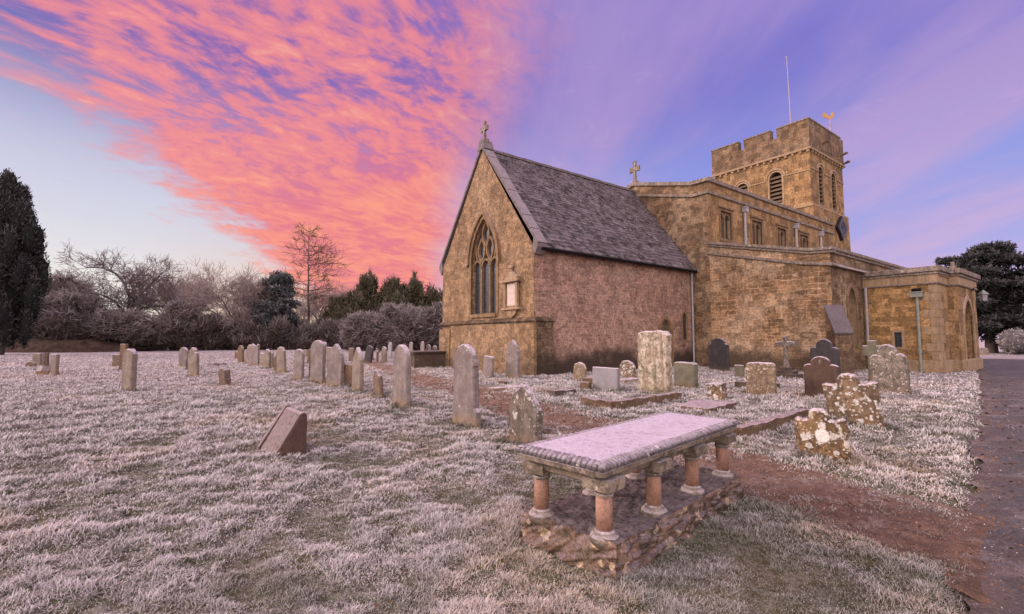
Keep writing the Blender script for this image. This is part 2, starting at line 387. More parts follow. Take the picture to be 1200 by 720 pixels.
def path_mat():
    m = NT('trodden_earth'); P = m.pos()
    col = m.mix(m.ramp(m.noise(P, 6, 6, .7), .35, .65), (.36, .215, .155), (.19, .115, .085))
    col = m.mix(m.math('MULTIPLY', m.ramp(m.noise(P, .9, 4, .6), .45, .65), .45), col, (.33, .235, .205))
    ps = m.vscale(P, (1, 1, 1))
    f = m.ramp(m.math('ADD', m.math('MULTIPLY', m.noise(P, 2.4, 7, .78), .6), m.math('MULTIPLY', m.noise(P, 19, 5, .8), .4)), .50, .62)
    col = m.mix(m.math('MULTIPLY', m.ramp(m.noise(P, 31, 4, .8), .56, .68), .6), col, (.07, .045, .035))
    col = m.mix(m.math('MULTIPLY', f, .55), col, (.55, .46, .44))
    m.bump(m.math('ADD', m.noise(P, 24, 6, .8), m.math('MULTIPLY', m.noise(P, 7, 5, .75), 1.2)), 1., .09)
    return m.fin(col, .9, .2)
def drive_mat():
    m = NT('frosted_tarmac'); P = m.pos()
    g = m.noise(P, 60, 4, .8)
    col = m.mix(m.ramp(g, .3, .75), (.052, .047, .050), (.165, .148, .152))
    col = m.mix(m.math('MULTIPLY', m.ramp(m.noise(P, 1.0, 5, .65), .45, .7), .55), col, (.12, .075, .06))
    ed = m.n('Attribute', _attribute_name='edge').outputs['Fac']
    dirt = m.ramp(m.math('SUBTRACT', m.math('ADD', m.math('MULTIPLY', m.noise(P, 1.8, 6, .75), 1.5), m.math('MULTIPLY', m.noise(P, 14, 5, .8), .7)), m.math('MULTIPLY', ed, 1.7)), .62, .95)
    col = m.mix(m.math('MULTIPLY', dirt, .65), col, m.mix(m.ramp(m.noise(P, 9, 6, .75), .35, .65), (.21, .15, .125), (.12, .088, .075)))
    gr = m.ramp(m.noise(P, 34, 3, .7), .56, .68)
    col = m.mix(m.math('MULTIPLY', gr, .5), col, (.30, .24, .225))
    f = m.ramp(m.math('ADD', m.math('MULTIPLY', m.noise(P, 1.6, 5, .7), .6), m.math('MULTIPLY', m.noise(P, 22, 5, .8), .4)), .50, .62)
    col = m.mix(m.math('MULTIPLY', f, .42), col, (.42, .36, .38))
    m.bump(m.noise(P, 45, 5, .8), .9, .03)
    return m.fin(col, m.ramp(g, .3, .7, .65, .9), .25)
M['ground'] = ground_mat(); M['path'] = path_mat(); M['drive'] = drive_mat()
def blade_mat():
    m = NT('frosted_grass_blade')
    f = m.n('Attribute', _attribute_name='fr').outputs['Fac']; a = m.n('Attribute', _attribute_name='rnd').outputs['Fac']; y = m.n('Attribute', _attribute_name='straw').outputs['Fac']
    col = m.mix(a, (.050, .062, .026), (.130, .130, .070))
    col = m.mix(y, col, (.36, .25, .11))
    col = m.mix(f, col, m.mix(a, (.82, .755, .775), (.60, .54, .55)))
    return m.fin(col, .8, .15)
M['blade'] = blade_mat()

# ================================================================== GROUND
def polar_ground():
    rs = np.concatenate([[0.], np.geomspace(.5, 30, 470), np.geomspace(31, 900, 70)])
    front = np.linspace(R(-58), R(58), 760); back = np.linspace(R(58), R(302), 90)[1:-1]
    th = np.concatenate([front, back])
    RR, TT = np.meshgrid(rs, th, indexing='ij')
    x = RR * np.sin(TT); y = RR * np.cos(TT)
    z = gz(x, y); z[0, :] = z[0, 0]
    nr, nt = RR.shape
    i, j = np.meshgrid(np.arange(nr - 1), np.arange(nt), indexing='ij'); j2 = (j + 1) % nt
    f = np.stack([i * nt + j, i * nt + j2, (i + 1) * nt + j2, (i + 1) * nt + j], -1).reshape(-1, 4)
    o = np_mesh('ground', np.stack([x, y, z], -1).reshape(-1, 3), f, M['ground'], smooth=True)
    tag(o, kind='structure')
polar_ground()

def strip_sheet(name, rows, mat, lift):
    """rows: (n, k, 2) array of xy points -> draped sheet"""
    n, k, _ = rows.shape
    x, y = rows[..., 0], rows[..., 1]
    z = base_h(x, y) + (lift if np.ndim(lift) == 0 else lift) + (fbm(x * 6, y * 6, 4, 60) - .5) * (.045 if name == 'worn_path' else .012)
    i, j = np.meshgrid(np.arange(n - 1), np.arange(k - 1), indexing='ij')
    f = np.stack([i * k + j, i * k + j + 1, (i + 1) * k + j + 1, (i + 1) * k + j], -1).reshape(-1, 4)
    o = np_mesh(name, np.stack([x, y, z], -1).reshape(-1, 3), f, mat, smooth=True)
    return tag(o, kind='structure')
def resample(poly, step):
    p = np.array(poly, float); d = np.r_[0, np.cumsum(np.hypot(*np.diff(p[:, :2], axis=0).T))]
    t = np.linspace(0, d[-1], int(d[-1] / step) + 2)
    return np.stack([np.interp(t, d, p[:, c]) for c in range(p.shape[1])], 1)
pp = resample(PATH, .045); tg = np.gradient(pp[:, :2], axis=0); tg /= np.hypot(*tg.T)[:, None]
nn = np.stack([tg[:, 1], -tg[:, 0]], 1)
ww = pp[:, 2:3] + .28
strip_sheet('worn_path', pp[:, None, :2] + nn[:, None, :] * (np.linspace(-1, 1, 45)[None, :, None] * ww[:, None, :]), M['path'], -.010 - .05 * sstep(.10, -.38, drive_d(*(pp[:, None, :2] + nn[:, None, :] * (np.linspace(-1, 1, 45)[None, :, None] * ww[:, None, :])).transpose(2, 0, 1))))
dp = resample(DRIVE_L, .12); tg = np.gradient(dp, axis=0); tg /= np.hypot(*tg.T)[:, None]
k_ = 9; tg = np.stack([np.convolve(np.pad(tg[:, c], k_, mode='edge'), np.ones(2 * k_ + 1) / (2 * k_ + 1), 'valid') for c in (0, 1)], 1); tg /= np.hypot(*tg.T)[:, None]
nn = np.stack([-tg[:, 1], tg[:, 0]], 1)
wid = (4.2 + 5.5 * sstep(14, 30, np.hypot(*dp.T)))[:, None, None]
dj = (fbm(dp[:, 0] * 2.2, dp[:, 1] * 2.2, 4, 77) - .5) * .55 + (vn(dp[:, 0] * 7, dp[:, 1] * 7, 78) - .5) * .10
lw = np.linspace(0, 1, 40)[None, :] ** 1.6
strip_sheet('tarmac_drive', dp[:, None, :] + nn[:, None, :] * (lw * wid[:, :, 0] + (dj[:, None] - .05) * (1 - lw))[:, :, None], M['drive'], -.004 - .038 * np.clip(1 - lw * wid[:, :, 0] / .7, 0, 1) ** 1.5)
bpy.data.objects['tarmac_drive'].data.attributes.new('edge', 'FLOAT', 'POINT').data.foreach_set('value', (lw * wid[:, :, 0]).astype(np.float32).ravel())

# ------------------------------------------------------------------ grass blades
SHEL_SHADE = []  # spots at stone bases: sheltered frost-free grass, its darker colour doubling as contact shade
KEEP_OUT = []          # (u0, u1, v0, v1) rectangles in the church frame without grass
KEEP_OUT += [(0, 11.6, -8, 0), (11.6, 34, -9, 6.8), (15.5, 21.3, 6.5, 9.9)]
TOMB = (-8.80, 12.42, R(8.5))
def litter():
    """dead leaves and crumbs of earth on the trodden path, along the drive and on the tomb base"""
    g = np.random.default_rng(44); n = 120000
    r = 2.2 * (26 / 2.2) ** g.random(n); th = R(-30) + g.random(n) * R(82); x = r * np.sin(th); y = r * np.cos(th)
    pd = path_d(x, y) + edge_noise(x, y); dd = drive_d(x, y)
    ok = ((pd < .05) & (g.random(n) < .75)) | ((dd < .05) & (dd > -1.6) & (g.random(n) < .45 * sstep(-1.6, 0, dd))) | (g.random(n) < .015)
    x, y, r, pd, dd = (a_[ok] for a_ in (x, y, r, pd, dd)); n = len(x)
    z = base_h(x, y) + .012 + np.where((pd > .1) & (dd > .05), .03, 0)
    s_ = (.004 + .016 * g.random(n) ** 7) * np.clip(r / 5, .8, 3); a = g.random(n) * 6.283; t = (g.random((n, 2)) - .5) * 1.3
    ca, sa = np.cos(a), np.sin(a)
    V = []
    for px0, py0 in ((-1, -.1), (0, -.55), (1, .1), (0, .55)):
        lx, ly = px0 * ca - py0 * sa, px0 * sa + py0 * ca
        V.append(np.stack([x + lx * s_, y + ly * s_, z + (lx * t[:, 0] + ly * t[:, 1]) * s_ + .004], 1))
    o = np_mesh('leaf_litter', np.stack(V, 1).reshape(-1, 3), np.arange(n * 4).reshape(-1, 4), leaf_mat('dead_leaf', (.05, .03, .022), (.22, .12, .07), (.6, .5, .52), .9), attrs={'rnd': ('POINT', np.repeat(g.random(n), 4)), 'fr': ('POINT', np.repeat((g.random(n) < .42) * (.3 + .7 * g.random(n)) * (s_ < .0085 * np.clip(r / 5, .8, 3)), 4))})
    tag(o, 'dead leaves and crumbs of earth strewn along the worn path', 'leaf litter', kind='stuff')
def grass():
    n = 1050000
    u_ = rng.random(n)
    r = 1.7 * (64 / 1.7) ** (u_ ** .90); th = R(-54) + rng.random(n) * R(108)
    x = r * np.sin(th); y = r * np.cos(th)
    cl = fbm(x * 5.5, y * 5.5, 3, 11); md = fbm(x * 1.7, y * 1.7, 2, 21); big = fbm(x * .45, y * .45, 3, 31)
    pd = path_d(x, y) + edge_noise(x, y); dd = drive_d(x, y) + edge_noise(x, y) * .5
    keep = rng.random(n) < (.28 + .45 * sstep(9, 4, r) + .95 * sstep(.32, .56, .6 * cl + .4 * fbm(x * 17, y * 17, 2, 15)))
    keep &= (rng.random(n) < sstep(-.28, .25, pd) + .55 * sstep(.46, .60, fbm(x * 3.1, y * 3.1, 4, 70))) & (rng.random(n) < sstep(-.05, .10, dd))
    dx = x - O.x; dy = y - O.y
    uu = dx * UX.x + dy * UX.y; vv = dx * VX.x + dy * VX.y
    for a, b, c, d in KEEP_OUT: keep &= ~((uu > a) & (uu < b) & (vv > c) & (vv < d))
    tu, tv, ta = TOMB; la = (uu - tu) * math.cos(ta) - (vv - tv) * math.sin(ta); lb = (uu - tu) * math.sin(ta) + (vv - tv) * math.cos(ta)
    keep &= ~((np.abs(la) < 1.15) & (np.abs(lb) < .46))
    x, y, r, cl, md, big, pd, la, lb = (a[keep] for a in (x, y, r, cl, md, big, pd, la, lb)); n = len(x)
    sc_ = np.clip(r / 4.6, .85, 9.)
    hgt = (.020 + .030 * sstep(.4, .7, cl)) * (.6 + .8 * rng.random(n)) * np.clip(r / 6., .9, 1.8)
    hgt *= .72 + .45 * sstep(.35, .65, md)
    hgt *= .62 + .38 * sstep(-.1, .5, pd)
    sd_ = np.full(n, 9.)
    for (sx0, sy0, sr) in SHEL_SHADE: sd_ = np.minimum(sd_, np.hypot(x - sx0, y - sy0) - sr)
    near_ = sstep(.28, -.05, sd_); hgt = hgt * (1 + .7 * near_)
    wd = .0040 * sc_ * (.7 + .6 * rng.random(n))
    a = rng.random(n) * 2 * np.pi; lean = .35 + 1.1 * rng.random(n)
    bx, by = np.cos(a), np.sin(a); px_, py_ = -by, bx
    z0 = np.maximum(gz(x, y) - .004, np.where(pd < .15, base_h(x, y) - .014, -9))
    def pt(t, w, k):
        return np.stack([x + bx * hgt * lean * t ** 1.7 + px_ * w * k, y + by * hgt * lean * t ** 1.7 + py_ * w * k, z0 + hgt * (t - .28 * lean * t * t)], 1)
    V = np.stack([pt(0., wd, -.5), pt(0., wd, .5), pt(.55, wd, .5), pt(.55, wd, -.5), pt(1., wd * .35, .5), pt(1., wd * .35, -.5)], 1)
    b = np.arange(n)[:, None] * 6
    F = np.stack([b + np.array([[0, 1, 2, 3]]), b + np.array([[3, 2, 4, 5]])], 1).reshape(-1, 4)
    # hoar frost: heavy in the open, thin where the tomb and the church keep the sky off, patchy; thinned at stone bases, partly as painted contact shade
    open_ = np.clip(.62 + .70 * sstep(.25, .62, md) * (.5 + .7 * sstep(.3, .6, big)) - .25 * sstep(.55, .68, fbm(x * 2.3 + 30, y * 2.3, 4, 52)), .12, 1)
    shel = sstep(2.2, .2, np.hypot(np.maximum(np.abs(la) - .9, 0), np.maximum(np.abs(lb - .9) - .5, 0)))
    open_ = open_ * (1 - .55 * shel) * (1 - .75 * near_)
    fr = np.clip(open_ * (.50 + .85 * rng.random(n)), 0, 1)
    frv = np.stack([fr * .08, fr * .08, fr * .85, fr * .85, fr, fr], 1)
    straw = sstep(.57, .68, fbm(x * .8 + 5, y * .8, 3, 91)) * .85 * (rng.random(n) < .7)
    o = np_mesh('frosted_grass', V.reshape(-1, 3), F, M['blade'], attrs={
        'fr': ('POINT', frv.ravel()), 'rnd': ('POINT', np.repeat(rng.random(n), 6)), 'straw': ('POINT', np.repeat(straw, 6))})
    tag(o, 'short hoar frosted grass covering the churchyard lawn', 'grass', kind='stuff')

# ================================================================== CHURCH
church = empty('church', O, YAW, 'honey stone parish church with steep slate chancel and battlemented square tower', 'church')
def fE(u0): return lambda a, b, d: (u0 + d, -a, b)          # a = v, b = z, d into the wall (west)
def fS(v0): return lambda a, b, d: (a, -(v0 - d), b)        # a = u, b = z, d into the wall (north)
def fNf(v0): return lambda a, b, d: (a, -(v0 + d), b)
def fWf(u0): return lambda a, b, d: (u0 - d, -a, b)
def pointed(c, hw, sill, spring, apex, n=9):
    rise = apex - spring; rad = (hw * hw + rise * rise) / (2 * hw)
    a1 = math.asin(min(1, rise / rad)) if rise < rad else math.pi / 2
    rt = []
    for k in range(n + 1):
        t = k / n; ang = a1 * t
        rt.append((c + hw - rad + rad * math.cos(ang), spring + rad * math.sin(ang)))
    rt[-1] = (c, apex)
    lf = [(2 * c - a, b) for a, b in rt[:-1]][::-1]
    return [(c - hw, sill), (c + hw, sill)] + rt + lf
def rounded(c, hw, sill, spring, n=12):
    return [(c - hw, sill), (c + hw, sill)] + [(c + hw * math.cos(math.pi * k / n), spring + hw * math.sin(math.pi * k / n)) for k in range(n + 1)]
def rect(a0, a1, b0, b1): return [(a0, b0), (a1, b0), (a1, b1), (a0, b1)]
def ring(mb, inner, outer, fn, d0, d1, m=0, closed=True):
    """frame between two outlines with the same number of points"""
    n = len(inner)
    vs = [fn(a, b, d) for d in (d0, d1) for L in (inner, outer) for a, b in L]
    fs = []
    for i in range(n if closed else n - 1):
        j = (i + 1) % n
        fs += [(i, j, n + j, n + i), (2 * n + i, 3 * n + i, 3 * n + j, 2 * n + j), (n + i, n + j, 3 * n + j, 3 * n + i), (i, 2 * n + i, 2 * n + j, j)]
    mb.add(vs, fs, m)
def grow(poly, c, k): 
    """offset an outline outwards by about k from the centre c"""
    out = []
    n = len(poly)
    for i in range(n):
        a = Vector(poly[i - 1]); b = Vector(poly[i]); d = Vector(poly[(i + 1) % n])
        n1 = Vector((b.y - a.y, a.x - b.x)); n2 = Vector((d.y - b.y, b.x - d.x))
        n1 = n1.normalized() if n1.length > 1e-9 else n2.normalized(); n2 = n2.normalized() if n2.length > 1e-9 else n1
        nrm = (n1 + n2); nrm = nrm.normalized() if nrm.length > 1e-6 else n1
        s = k / max(.45, nrm.dot(n1))
        out.append((b.x + nrm.x * s, b.y + nrm.y * s))
    return out
CV = -4.05
# ---- chancel
mb = MB()
ewin = pointed(-3.93, 1.14, 2.75, 5.30, 7.45)
gab = [(-8.12, 0), (0, 0), (0, 5.45), (CV, 10.95), (-8.12, 5.45)]
mb.sheet(gab, [ewin], fE(0), 0, 0, .38, 0)
door = pointed(8.95, .46, 0.05, 1.95, 2.58); lan = pointed(10.66, .17, 1.5, 2.72, 2.95)
mb.sheet([(0, 0), (11.59, 0), (11.59, 5.45), (0, 5.45)], [door, lan], fS(0), 0, 1, .30, 2)
mb.sheet([(0, 0), (11.59, 0), (11.59, 5.45), (0, 5.45)], [], fNf(-8.12), 0, 1)
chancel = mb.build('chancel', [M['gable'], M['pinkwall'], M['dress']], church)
# projecting plinth wall, its sloped string course and the pilaster round the corner
mb = MB()
mb.box(-.12, 0.02, -.14, 6.95, 0, 2.28, 0); mb.box(.021, .95, -.14, 0.02, 0, 2.28, 1)
mb.prism([(-.20, 2.30), (0.0, 2.47), (0.0, 2.26), (-.12, 2.22)], lambda a, b, d: (a, d, b), -.22, 8.2, 1)
mb.prism([(.22, 2.30), (0.0, 2.47), (0.0, 2.26), (.12, 2.22)], lambda a, b, d: (d, -a, b), .002, 1.02, 1)
mb.box(-.10, .7, 7.12, 8.3, 0, 2.05, 0)
mb.build('plinth_wall', [M['gable'], M['damp'], M['coping']], chancel)
# east window
mb = MB()
ring(mb, ewin, grow(ewin, None, .16), fE(0), -.03, .10)
hood = pointed(-3.93, 1.30, 5.2, 5.30, 7.66)[1:]; hood = [p for p in hood]
ring(mb, hood, grow(hood, None, .13), fE(0), -.12, 0.02, closed=False)
mb.box(-.10, .2, 2.78, 5.08, 2.58, 2.75)
def cbar(pts, w=.11, dep=.16): 
    for p, q in zip(pts, pts[1:]):
        mb.bar(fE(.20)(*p, 0), fE(.20)(*q, 0), w, dep, 0, Vector((1, 0, 0)))
for s in (-.38, .38): cbar([(-3.93 + s, 2.72), (-3.93 + s, 5.25)])
def arcpts(a, b, bulge, n=8):
    a = Vector(a); b = Vector(b); d = b - a; nrm = Vector((-d.y, d.x)).normalized()
    return [tuple(a + d * (k / n) + nrm * bulge * math.sin(math.pi * k / n)) for k in range(n + 1)]
for c in (-.76, 0, .76):
    c0 = -3.93 + c
    cbar(arcpts((c0 - .38, 5.0), (c0, 5.45), .10, 5), .09); cbar(arcpts((c0, 5.45), (c0 + .38, 5.0), .10, 5), .09)
for cx_, zc, hh, w_ in ((-.38, 5.92, .60, .30), (.38, 5.92, .60, .30), (0, 6.72, .62, .30)):
    c0 = -3.93 + cx_
    cbar(arcpts((c0, zc - hh), (c0, zc + hh), w_, 9), .09); cbar(arcpts((c0, zc - hh), (c0, zc + hh), -w_, 9), .09)
for s in (-1, 1):
    cbar(arcpts((-3.93 + s * .76, 5.45), (-3.93 + s * .86, 6.15), s * -.05, 4), .08)
mb.build('window_tracery', M['dressd'], chancel)
mb = MB(); mb.prism(ewin, fE(0), .26, .29); mb.build('window_glass', M['glass'], chancel)
mb = MB(); mb.prism(door, fS(0), .12, .17); mb.build('blocked_doorway', M['damp'], chancel)
mb = MB(); mb.prism(lan, fS(0), .05, .1); mb.build('window_glass', M['glass'], chancel)
mb = MB(); ring(mb, door, grow(door, None, .16), fS(0), -.025, .05); ring(mb, lan, grow(lan, None, .12), fS(0), -.02, .05); mb.build('stone_surround', M['dressd'], chancel)
# roof
def slates():
    va = Vector((0, -.26, 5.40)); vb = Vector((0, 4.05, 10.99)); d = (vb - va); L = d.length; d.normalize(); nrm = Vector((0, -d.z, d.y))
    vs, fs, rn, tl_ = [], [], [], []
    t = 0.; row = 0
    while t < L - .05:
        g = .27 - .14 * t / L
        u0 = .46 - random.random() * .3
        while u0 < 11.56:
            w = random.uniform(.2, .46); a = max(u0, .46); b = min(u0 + w - .012, 11.56)
            if b - a > .05:
                j = random.uniform(-.022, .022); lf = .052 + random.uniform(-.012, .026); tl = random.uniform(-.012, .012)
                p = [Vector((a, 0, 0)) + va + d * (t + j) + nrm * (lf - tl), Vector((b, 0, 0)) + va + d * (t + j + tl) + nrm * (lf + tl), Vector((b, 0, 0)) + va + d * min(L, t + g * 1.25) + nrm * .012, Vector((a, 0, 0)) + va + d * min(L, t + g * 1.25) + nrm * .012,
                     Vector((a, 0, 0)) + va + d * (t + j) - nrm * .01, Vector((b, 0, 0)) + va + d * (t + j + tl) - nrm * .01]
                o = len(vs); vs += p; fs += [(o, o + 1, o + 2, o + 3), (o + 4, o + 5, o + 1, o), (o + 4, o, o + 3, o + 3), (o + 5, o + 2, o + 2, o + 1)]
                r_ = random.random(); rn += [r_] * 4; tl_ += [1, 1, 0, 0, 1, 1]
            u0 += w
        t += g
    me = MB(); me.v = [tuple(p) for p in vs]
    F = np.array(fs)
    o = np_mesh('roof', np.array([tuple(p) for p in vs]), F[[i for i in range(len(F)) if i % 4 < 2]], M['slate'], chancel, attrs={'rnd': ('FACE', [rn[i] for i in range(len(rn)) if i % 4 < 2]), 'tail': ('POINT', tl_)})
    return o
roof = slates()
mb = MB()
mb.prism([(.26, 5.38), (CV, 10.96), (-8.38, 5.38), (-8.30, 5.28), (CV, 10.80), (.20, 5.28)], fE(0.3), 0, 11.28)
mb.build('roof_deck', M['gcoping'], roof)
mb = MB()
for k in range(17): mb.box(.5 + k * .653, .5 + k * .653 + .64, 3.90, 4.20, 10.95, 11.07 + .015 * (k % 2))
mb.build('ridge_tile', M['gcoping'], roof)
mb = MB(); mb.tube([(.2, -.30, 5.33), (11.5, -.30, 5.30)], .065, 8); mb.build('gutter', M['dark'], chancel)
mb = MB()
for k in range(8):
    for sgn in (1, -1):
        a = Vector((.30, 5.50)); b = Vector((CV, 11.08))
        p = a.lerp(b, k / 8 + .001); q = a.lerp(b, (k + 1) / 8 - .0025); nr_ = Vector(((b - a).y, -(b - a).x)).normalized() * (.11 + .010 * (k % 3)); nr_ = nr_ if nr_.y > 0 else -nr_
        po = [p - nr_ * .05, q - nr_ * .05, q + nr_, p + nr_]
        if sgn < 0: po = [Vector((2 * CV - c.x, c.y)) for c in po]
        mb.prism([tuple(c) for c in po], fE(0), -.07 - .006 * (k % 2), .44 + .012 * (k % 3))
mb.prism([(.34, 5.40), (.34, 5.64), (.05, 5.80), (-.02, 5.36), (.12, 5.1)], fE(0), -.06, .46)
mb.prism([(-8.44, 5.40), (-8.44, 5.64), (-8.15, 5.80), (-8.08, 5.36), (-8.22, 5.1)], fE(0), -.06, .46)
mb.prism([(CV - .34, 10.95), (CV + .34, 10.95), (CV + .16, 11.42), (CV - .16, 11.42)], fE(0), -.10, .46)
mb.build('gable_coping', M['gcoping'], chancel)
def cross_mb(x, y, z, h, wheel=False):
    m_ = MB()
    m_.box(x - .16, x + .16, y - .2, y + .2, z - .02, z + .16)
    w = h * .09
    m_.prism([(-w, 0), (w, 0), (w * .75, h * .5), (h * .30, h * .47), (h * .30, h * .73), (w * .75, h * .70), (w * 1.2, h), (-w * 1.2, h), (-w * .75, h * .70), (-h * .30, h * .73), (-h * .30, h * .47), (-w * .75, h * .5)], lambda a, b, d: (x + d, y + a, z + .14 + b), -.07, .07)
    return m_
cross_mb(.12, -CV, 11.36, .95).build('gable_cross', M['coping'], chancel, bevel=.012)
# wall monument
mb = MB(); fm = fE(0)
mc = -1.48
mb.prism(rect(mc - .46, mc + .46, 2.9, 4.05), fm, -.07, -.001)
for s in (-1, 1): mb.prism(rect(mc + s * .44 - .07, mc + s * .44 + .07, 2.95, 4.03), fm, -.17, -.06)
mb.prism([(mc - .66, 4.05), (mc + .66, 4.05), (mc + .70, 4.16), (mc - .70, 4.16)], fm, -.26, 0.001)
mb.prism([(mc - .5, 4.16), (mc + .5, 4.16), (mc + .42, 4.30), (mc + .22, 4.38), (mc + .10, 4.52), (mc - .10, 4.52), (mc - .22, 4.38), (mc - .42, 4.30)], fm, -.16, 0.001)
mb.prism([(mc - .66, 2.82), (mc + .66, 2.82), (mc + .62, 2.92), (mc - .62, 2.92)], fm, -.22, 0.001)
mb.prism([(mc - .40, 2.82), (mc - .30, 2.62), (mc - .08, 2.50), (mc + .08, 2.50), (mc + .30, 2.62), (mc + .40, 2.82)], fm, -.12, 0.001)
mon = mb.build('wall_monument', M['dress'], chancel)
mb = MB(); mb.lathe([(.03, 0), (.10, .04), (.04, .08), (.11, .16), (.09, .24), (.03, .28), (.04, .33), (.01, .38)], 12, (-.09, -mc, 4.52))
mb.build('urn_finial', M['dress'], mon)
for s in (-1, 1): mb = MB(); mb.lathe([(.02, 0), (.05, .04), (.06, .10), (.02, .18), (.005, .24)], 10, (-.16, -mc + s * .52, 4.16)); mb.build('urn_finial', M['dress'], mon)
M['marble'] = stone_mat('pink_white_marble', (.56, .46, .41), (.48, .37, .33), dark=(.34, .26, .22), foot=(.6, .5, .45), frost=.2, streak=.3, mottled=.25, bumpd=.004)
mb = MB(); mb.prism(rect(mc - .33, mc + .33, 3.0, 3.98), fm, -.10, -.069); mb.build('tablet', M['marble'], mon, bevel=.008)
def pipe(parent, x, v, z0, z1, mat, r=.055, hop=False, square=False, name='downpipe'):
    m_ = MB(); m_.tube([(x, -v - .09, z0), (x, -v - .09, z1)], r, 10)
    z = z0 + 1.0
    while z < z1 - .2: m_.tube([(x, -v - .09, z), (x, -v - .09, z + .07)], r * 1.35, 10); z += 1.8
    if hop: m_.box(x - .15, x + .15, -v - .26, -v - .001, z1 - .06, z1 + .20); m_.box(x - .18, x + .18, -v - .29, -v - .001, z1 + .20, z1 + .26)
    return m_.build(name, mat, parent)
pipe(chancel, 11.32, .02, 0, 5.32, M['metal'])

# ---- nave
mb = MB()
NE = [(-9.15, 0), (1.05, 0), (1.05, 10.3), (0.06, 10.32), (CV, 11.40), (-8.2, 10.32), (-9.15, 10.3)]
mb.sheet(NE, [], fE(11.59), 0, 0)
cw = [(13.4, .58), (17.0, .62), (20.3, .60), (23.7, .66)]
holes = [rect(c - h, c + h, 7.25, 8.85) for c, h in cw]
mb.sheet(rect(11.59, 29, 5.5, 10.3), holes, fS(1.05), 0, 1, .30, 2)
mb.box(11.8, 29, -.8, 9.15, 9.6, 9.75, 1)
mb.sheet(rect(11.59, 29, 0, 10.3), [], fNf(-9.15), 0, 1)
nave = mb.build('nave', [M['navee'], M['towerw'], M['dress']], church)
mb = MB()
def slope_prism(pts, t0, t1, fn, d0, d1, m_, m=0):
    """band that follows the polyline pts between heights +t0 and +t1"""
    for (a, b), (c, d) in zip(pts, pts[1:]):
        m_.prism([(a, b + t0), (c, d + t0), (c, d + t1), (a, b + t1)], fn, d0, d1, m)
ntop = [(-9.24, 10.30), (-8.2, 10.32), (CV, 11.40), (.06, 10.32), (1.17, 10.30)]
slope_prism(ntop, -.01, .22, fE(11.59), -.13, .34, mb)
mb.box(11.931, 29, -1.17, -.75, 10.29, 10.52)
slope_prism([(-9.2, 9.6), (-8.2, 9.62), (CV, 10.70), (.06, 9.62), (1.12, 9.6)], 0, .16, fE(11.59), -.10, .002, mb)
mb.box(11.592, 29, -1.15, -1.048, 9.60, 9.76)
mb.build('parapet_coping', M['coping'], nave, bevel=.02)
for (c, h), H_ in zip(cw, holes):
    mb = MB()
    ring(mb, H_, rect(c - h - .15, c + h + .15, 7.10, 9.0), fS(1.05), -.04, .08)
    mb.prism(rect(c - h - .22, c + h + .22, 9.002, 9.12), fS(1.05), -.12, .0)
    mb.prism(rect(c - .07, c + .07, 7.25, 8.85), fS(1.05), .08, .24)
    for s in (-1, 1):
        mb.prism([(c + s * .07, 8.851), (c + s * h, 8.851), (c + s * h, 8.45), (c + s * (h * .80), 8.66), (c + s * (h + .07) / 2, 8.74), (c + s * h * .32, 8.66), (c + s * .07, 8.45)], fS(1.05), .10, .22)
    w_ = mb.build('window_frame', M['dressd'], nave)
    mb = MB(); mb.prism(rect(c - h, c + h, 7.25, 8.85), fS(1.05), .25, .28); mb.build('window_glass', M['glass'], w_)
for u_ in (15.4, 22.3, 26.4): pipe(nave, u_, 1.05, 6.5, 9.2, M['metal'], .08, True)
cross_mb(11.72, -CV, 11.58, 1.35).build('gable_cross', M['coping'], nave, bevel=.015)

# ---- south aisle
mb = MB()
atop = [(1.05, 6.62), (6.0, 5.45), (6.83, 5.40)]
mb.sheet([(1.051, 0), (6.83, 0)] + [atop[2], atop[1], (1.051, 6.62)], [], fE(11.59), 0, 0)
awin = pointed(13.92, .50, 1.05, 3.2, 4.0)
mb.sheet(rect(11.59, 28.1, 0, 5.4), [awin], fS(6.83), 0, 1, .35, 2)
mb.add([(11.7, -1.05, 6.75), (29, -1.05, 6.75), (29, -6.7, 5.30), (11.7, -6.7, 5.30)], [(0, 1, 2, 3)], 3)
mb.box(11.8, 28, -6.6, -1.1, 5.0, 5.05, 3)
aisle = mb.build('south_aisle', [M['aisle'], M['navee'], M['dress'], M['gcoping']], church)
mb = MB()
ctop = [(1.0, 6.63), (6.0, 5.46), (6.99, 5.40)]
slope_prism(ctop, 0.0, .12, fE(11.59), -.10, .3, mb); slope_prism(ctop, .122, .28, fE(11.59), -.17, .36, mb)
mb.box(11.90, 28.1, -6.93, -6.5, 5.40, 5.52); mb.box(11.96, 28.1, -7.0, -6.47, 5.522, 5.68)
slope_prism([(1.0, 6.18), (5.6, 5.02), (6.95, 4.80)], 0, .15, fE(11.59), -.12, .002, mb); mb.box(11.592, 28.1, -6.95, -6.828, 4.80, 4.95)
mb.build('parapet_coping', M['coping'], aisle, bevel=.02)
mb = MB(); ring(mb, awin, grow(awin, None, .17), fS(6.83), -.05, .06); mb.prism(rect(13.88, 13.96, 1.05, 3.7), fS(6.83), .1, .25); wf = mb.build('window_frame', M['dressd'], aisle)
mb = MB(); mb.prism(awin, fS(6.83), .26, .3); mb.build('window_glass', M['glass'], wf)
Mx = Matrix.Translation((11.55, -6.87, 0)) @ Matrix.Rotation(R(-135), 4, 'Z')
mb = MB()
bp = [(0, 0), (.78, 0), (.78, 1.75), (.0, 2.95)]
mb.prism(bp, lambda a, b, d: Mx @ Vector((a, d, b)), -.34, .34, 0)
bt = mb.build('buttress', M['navee'], aisle)
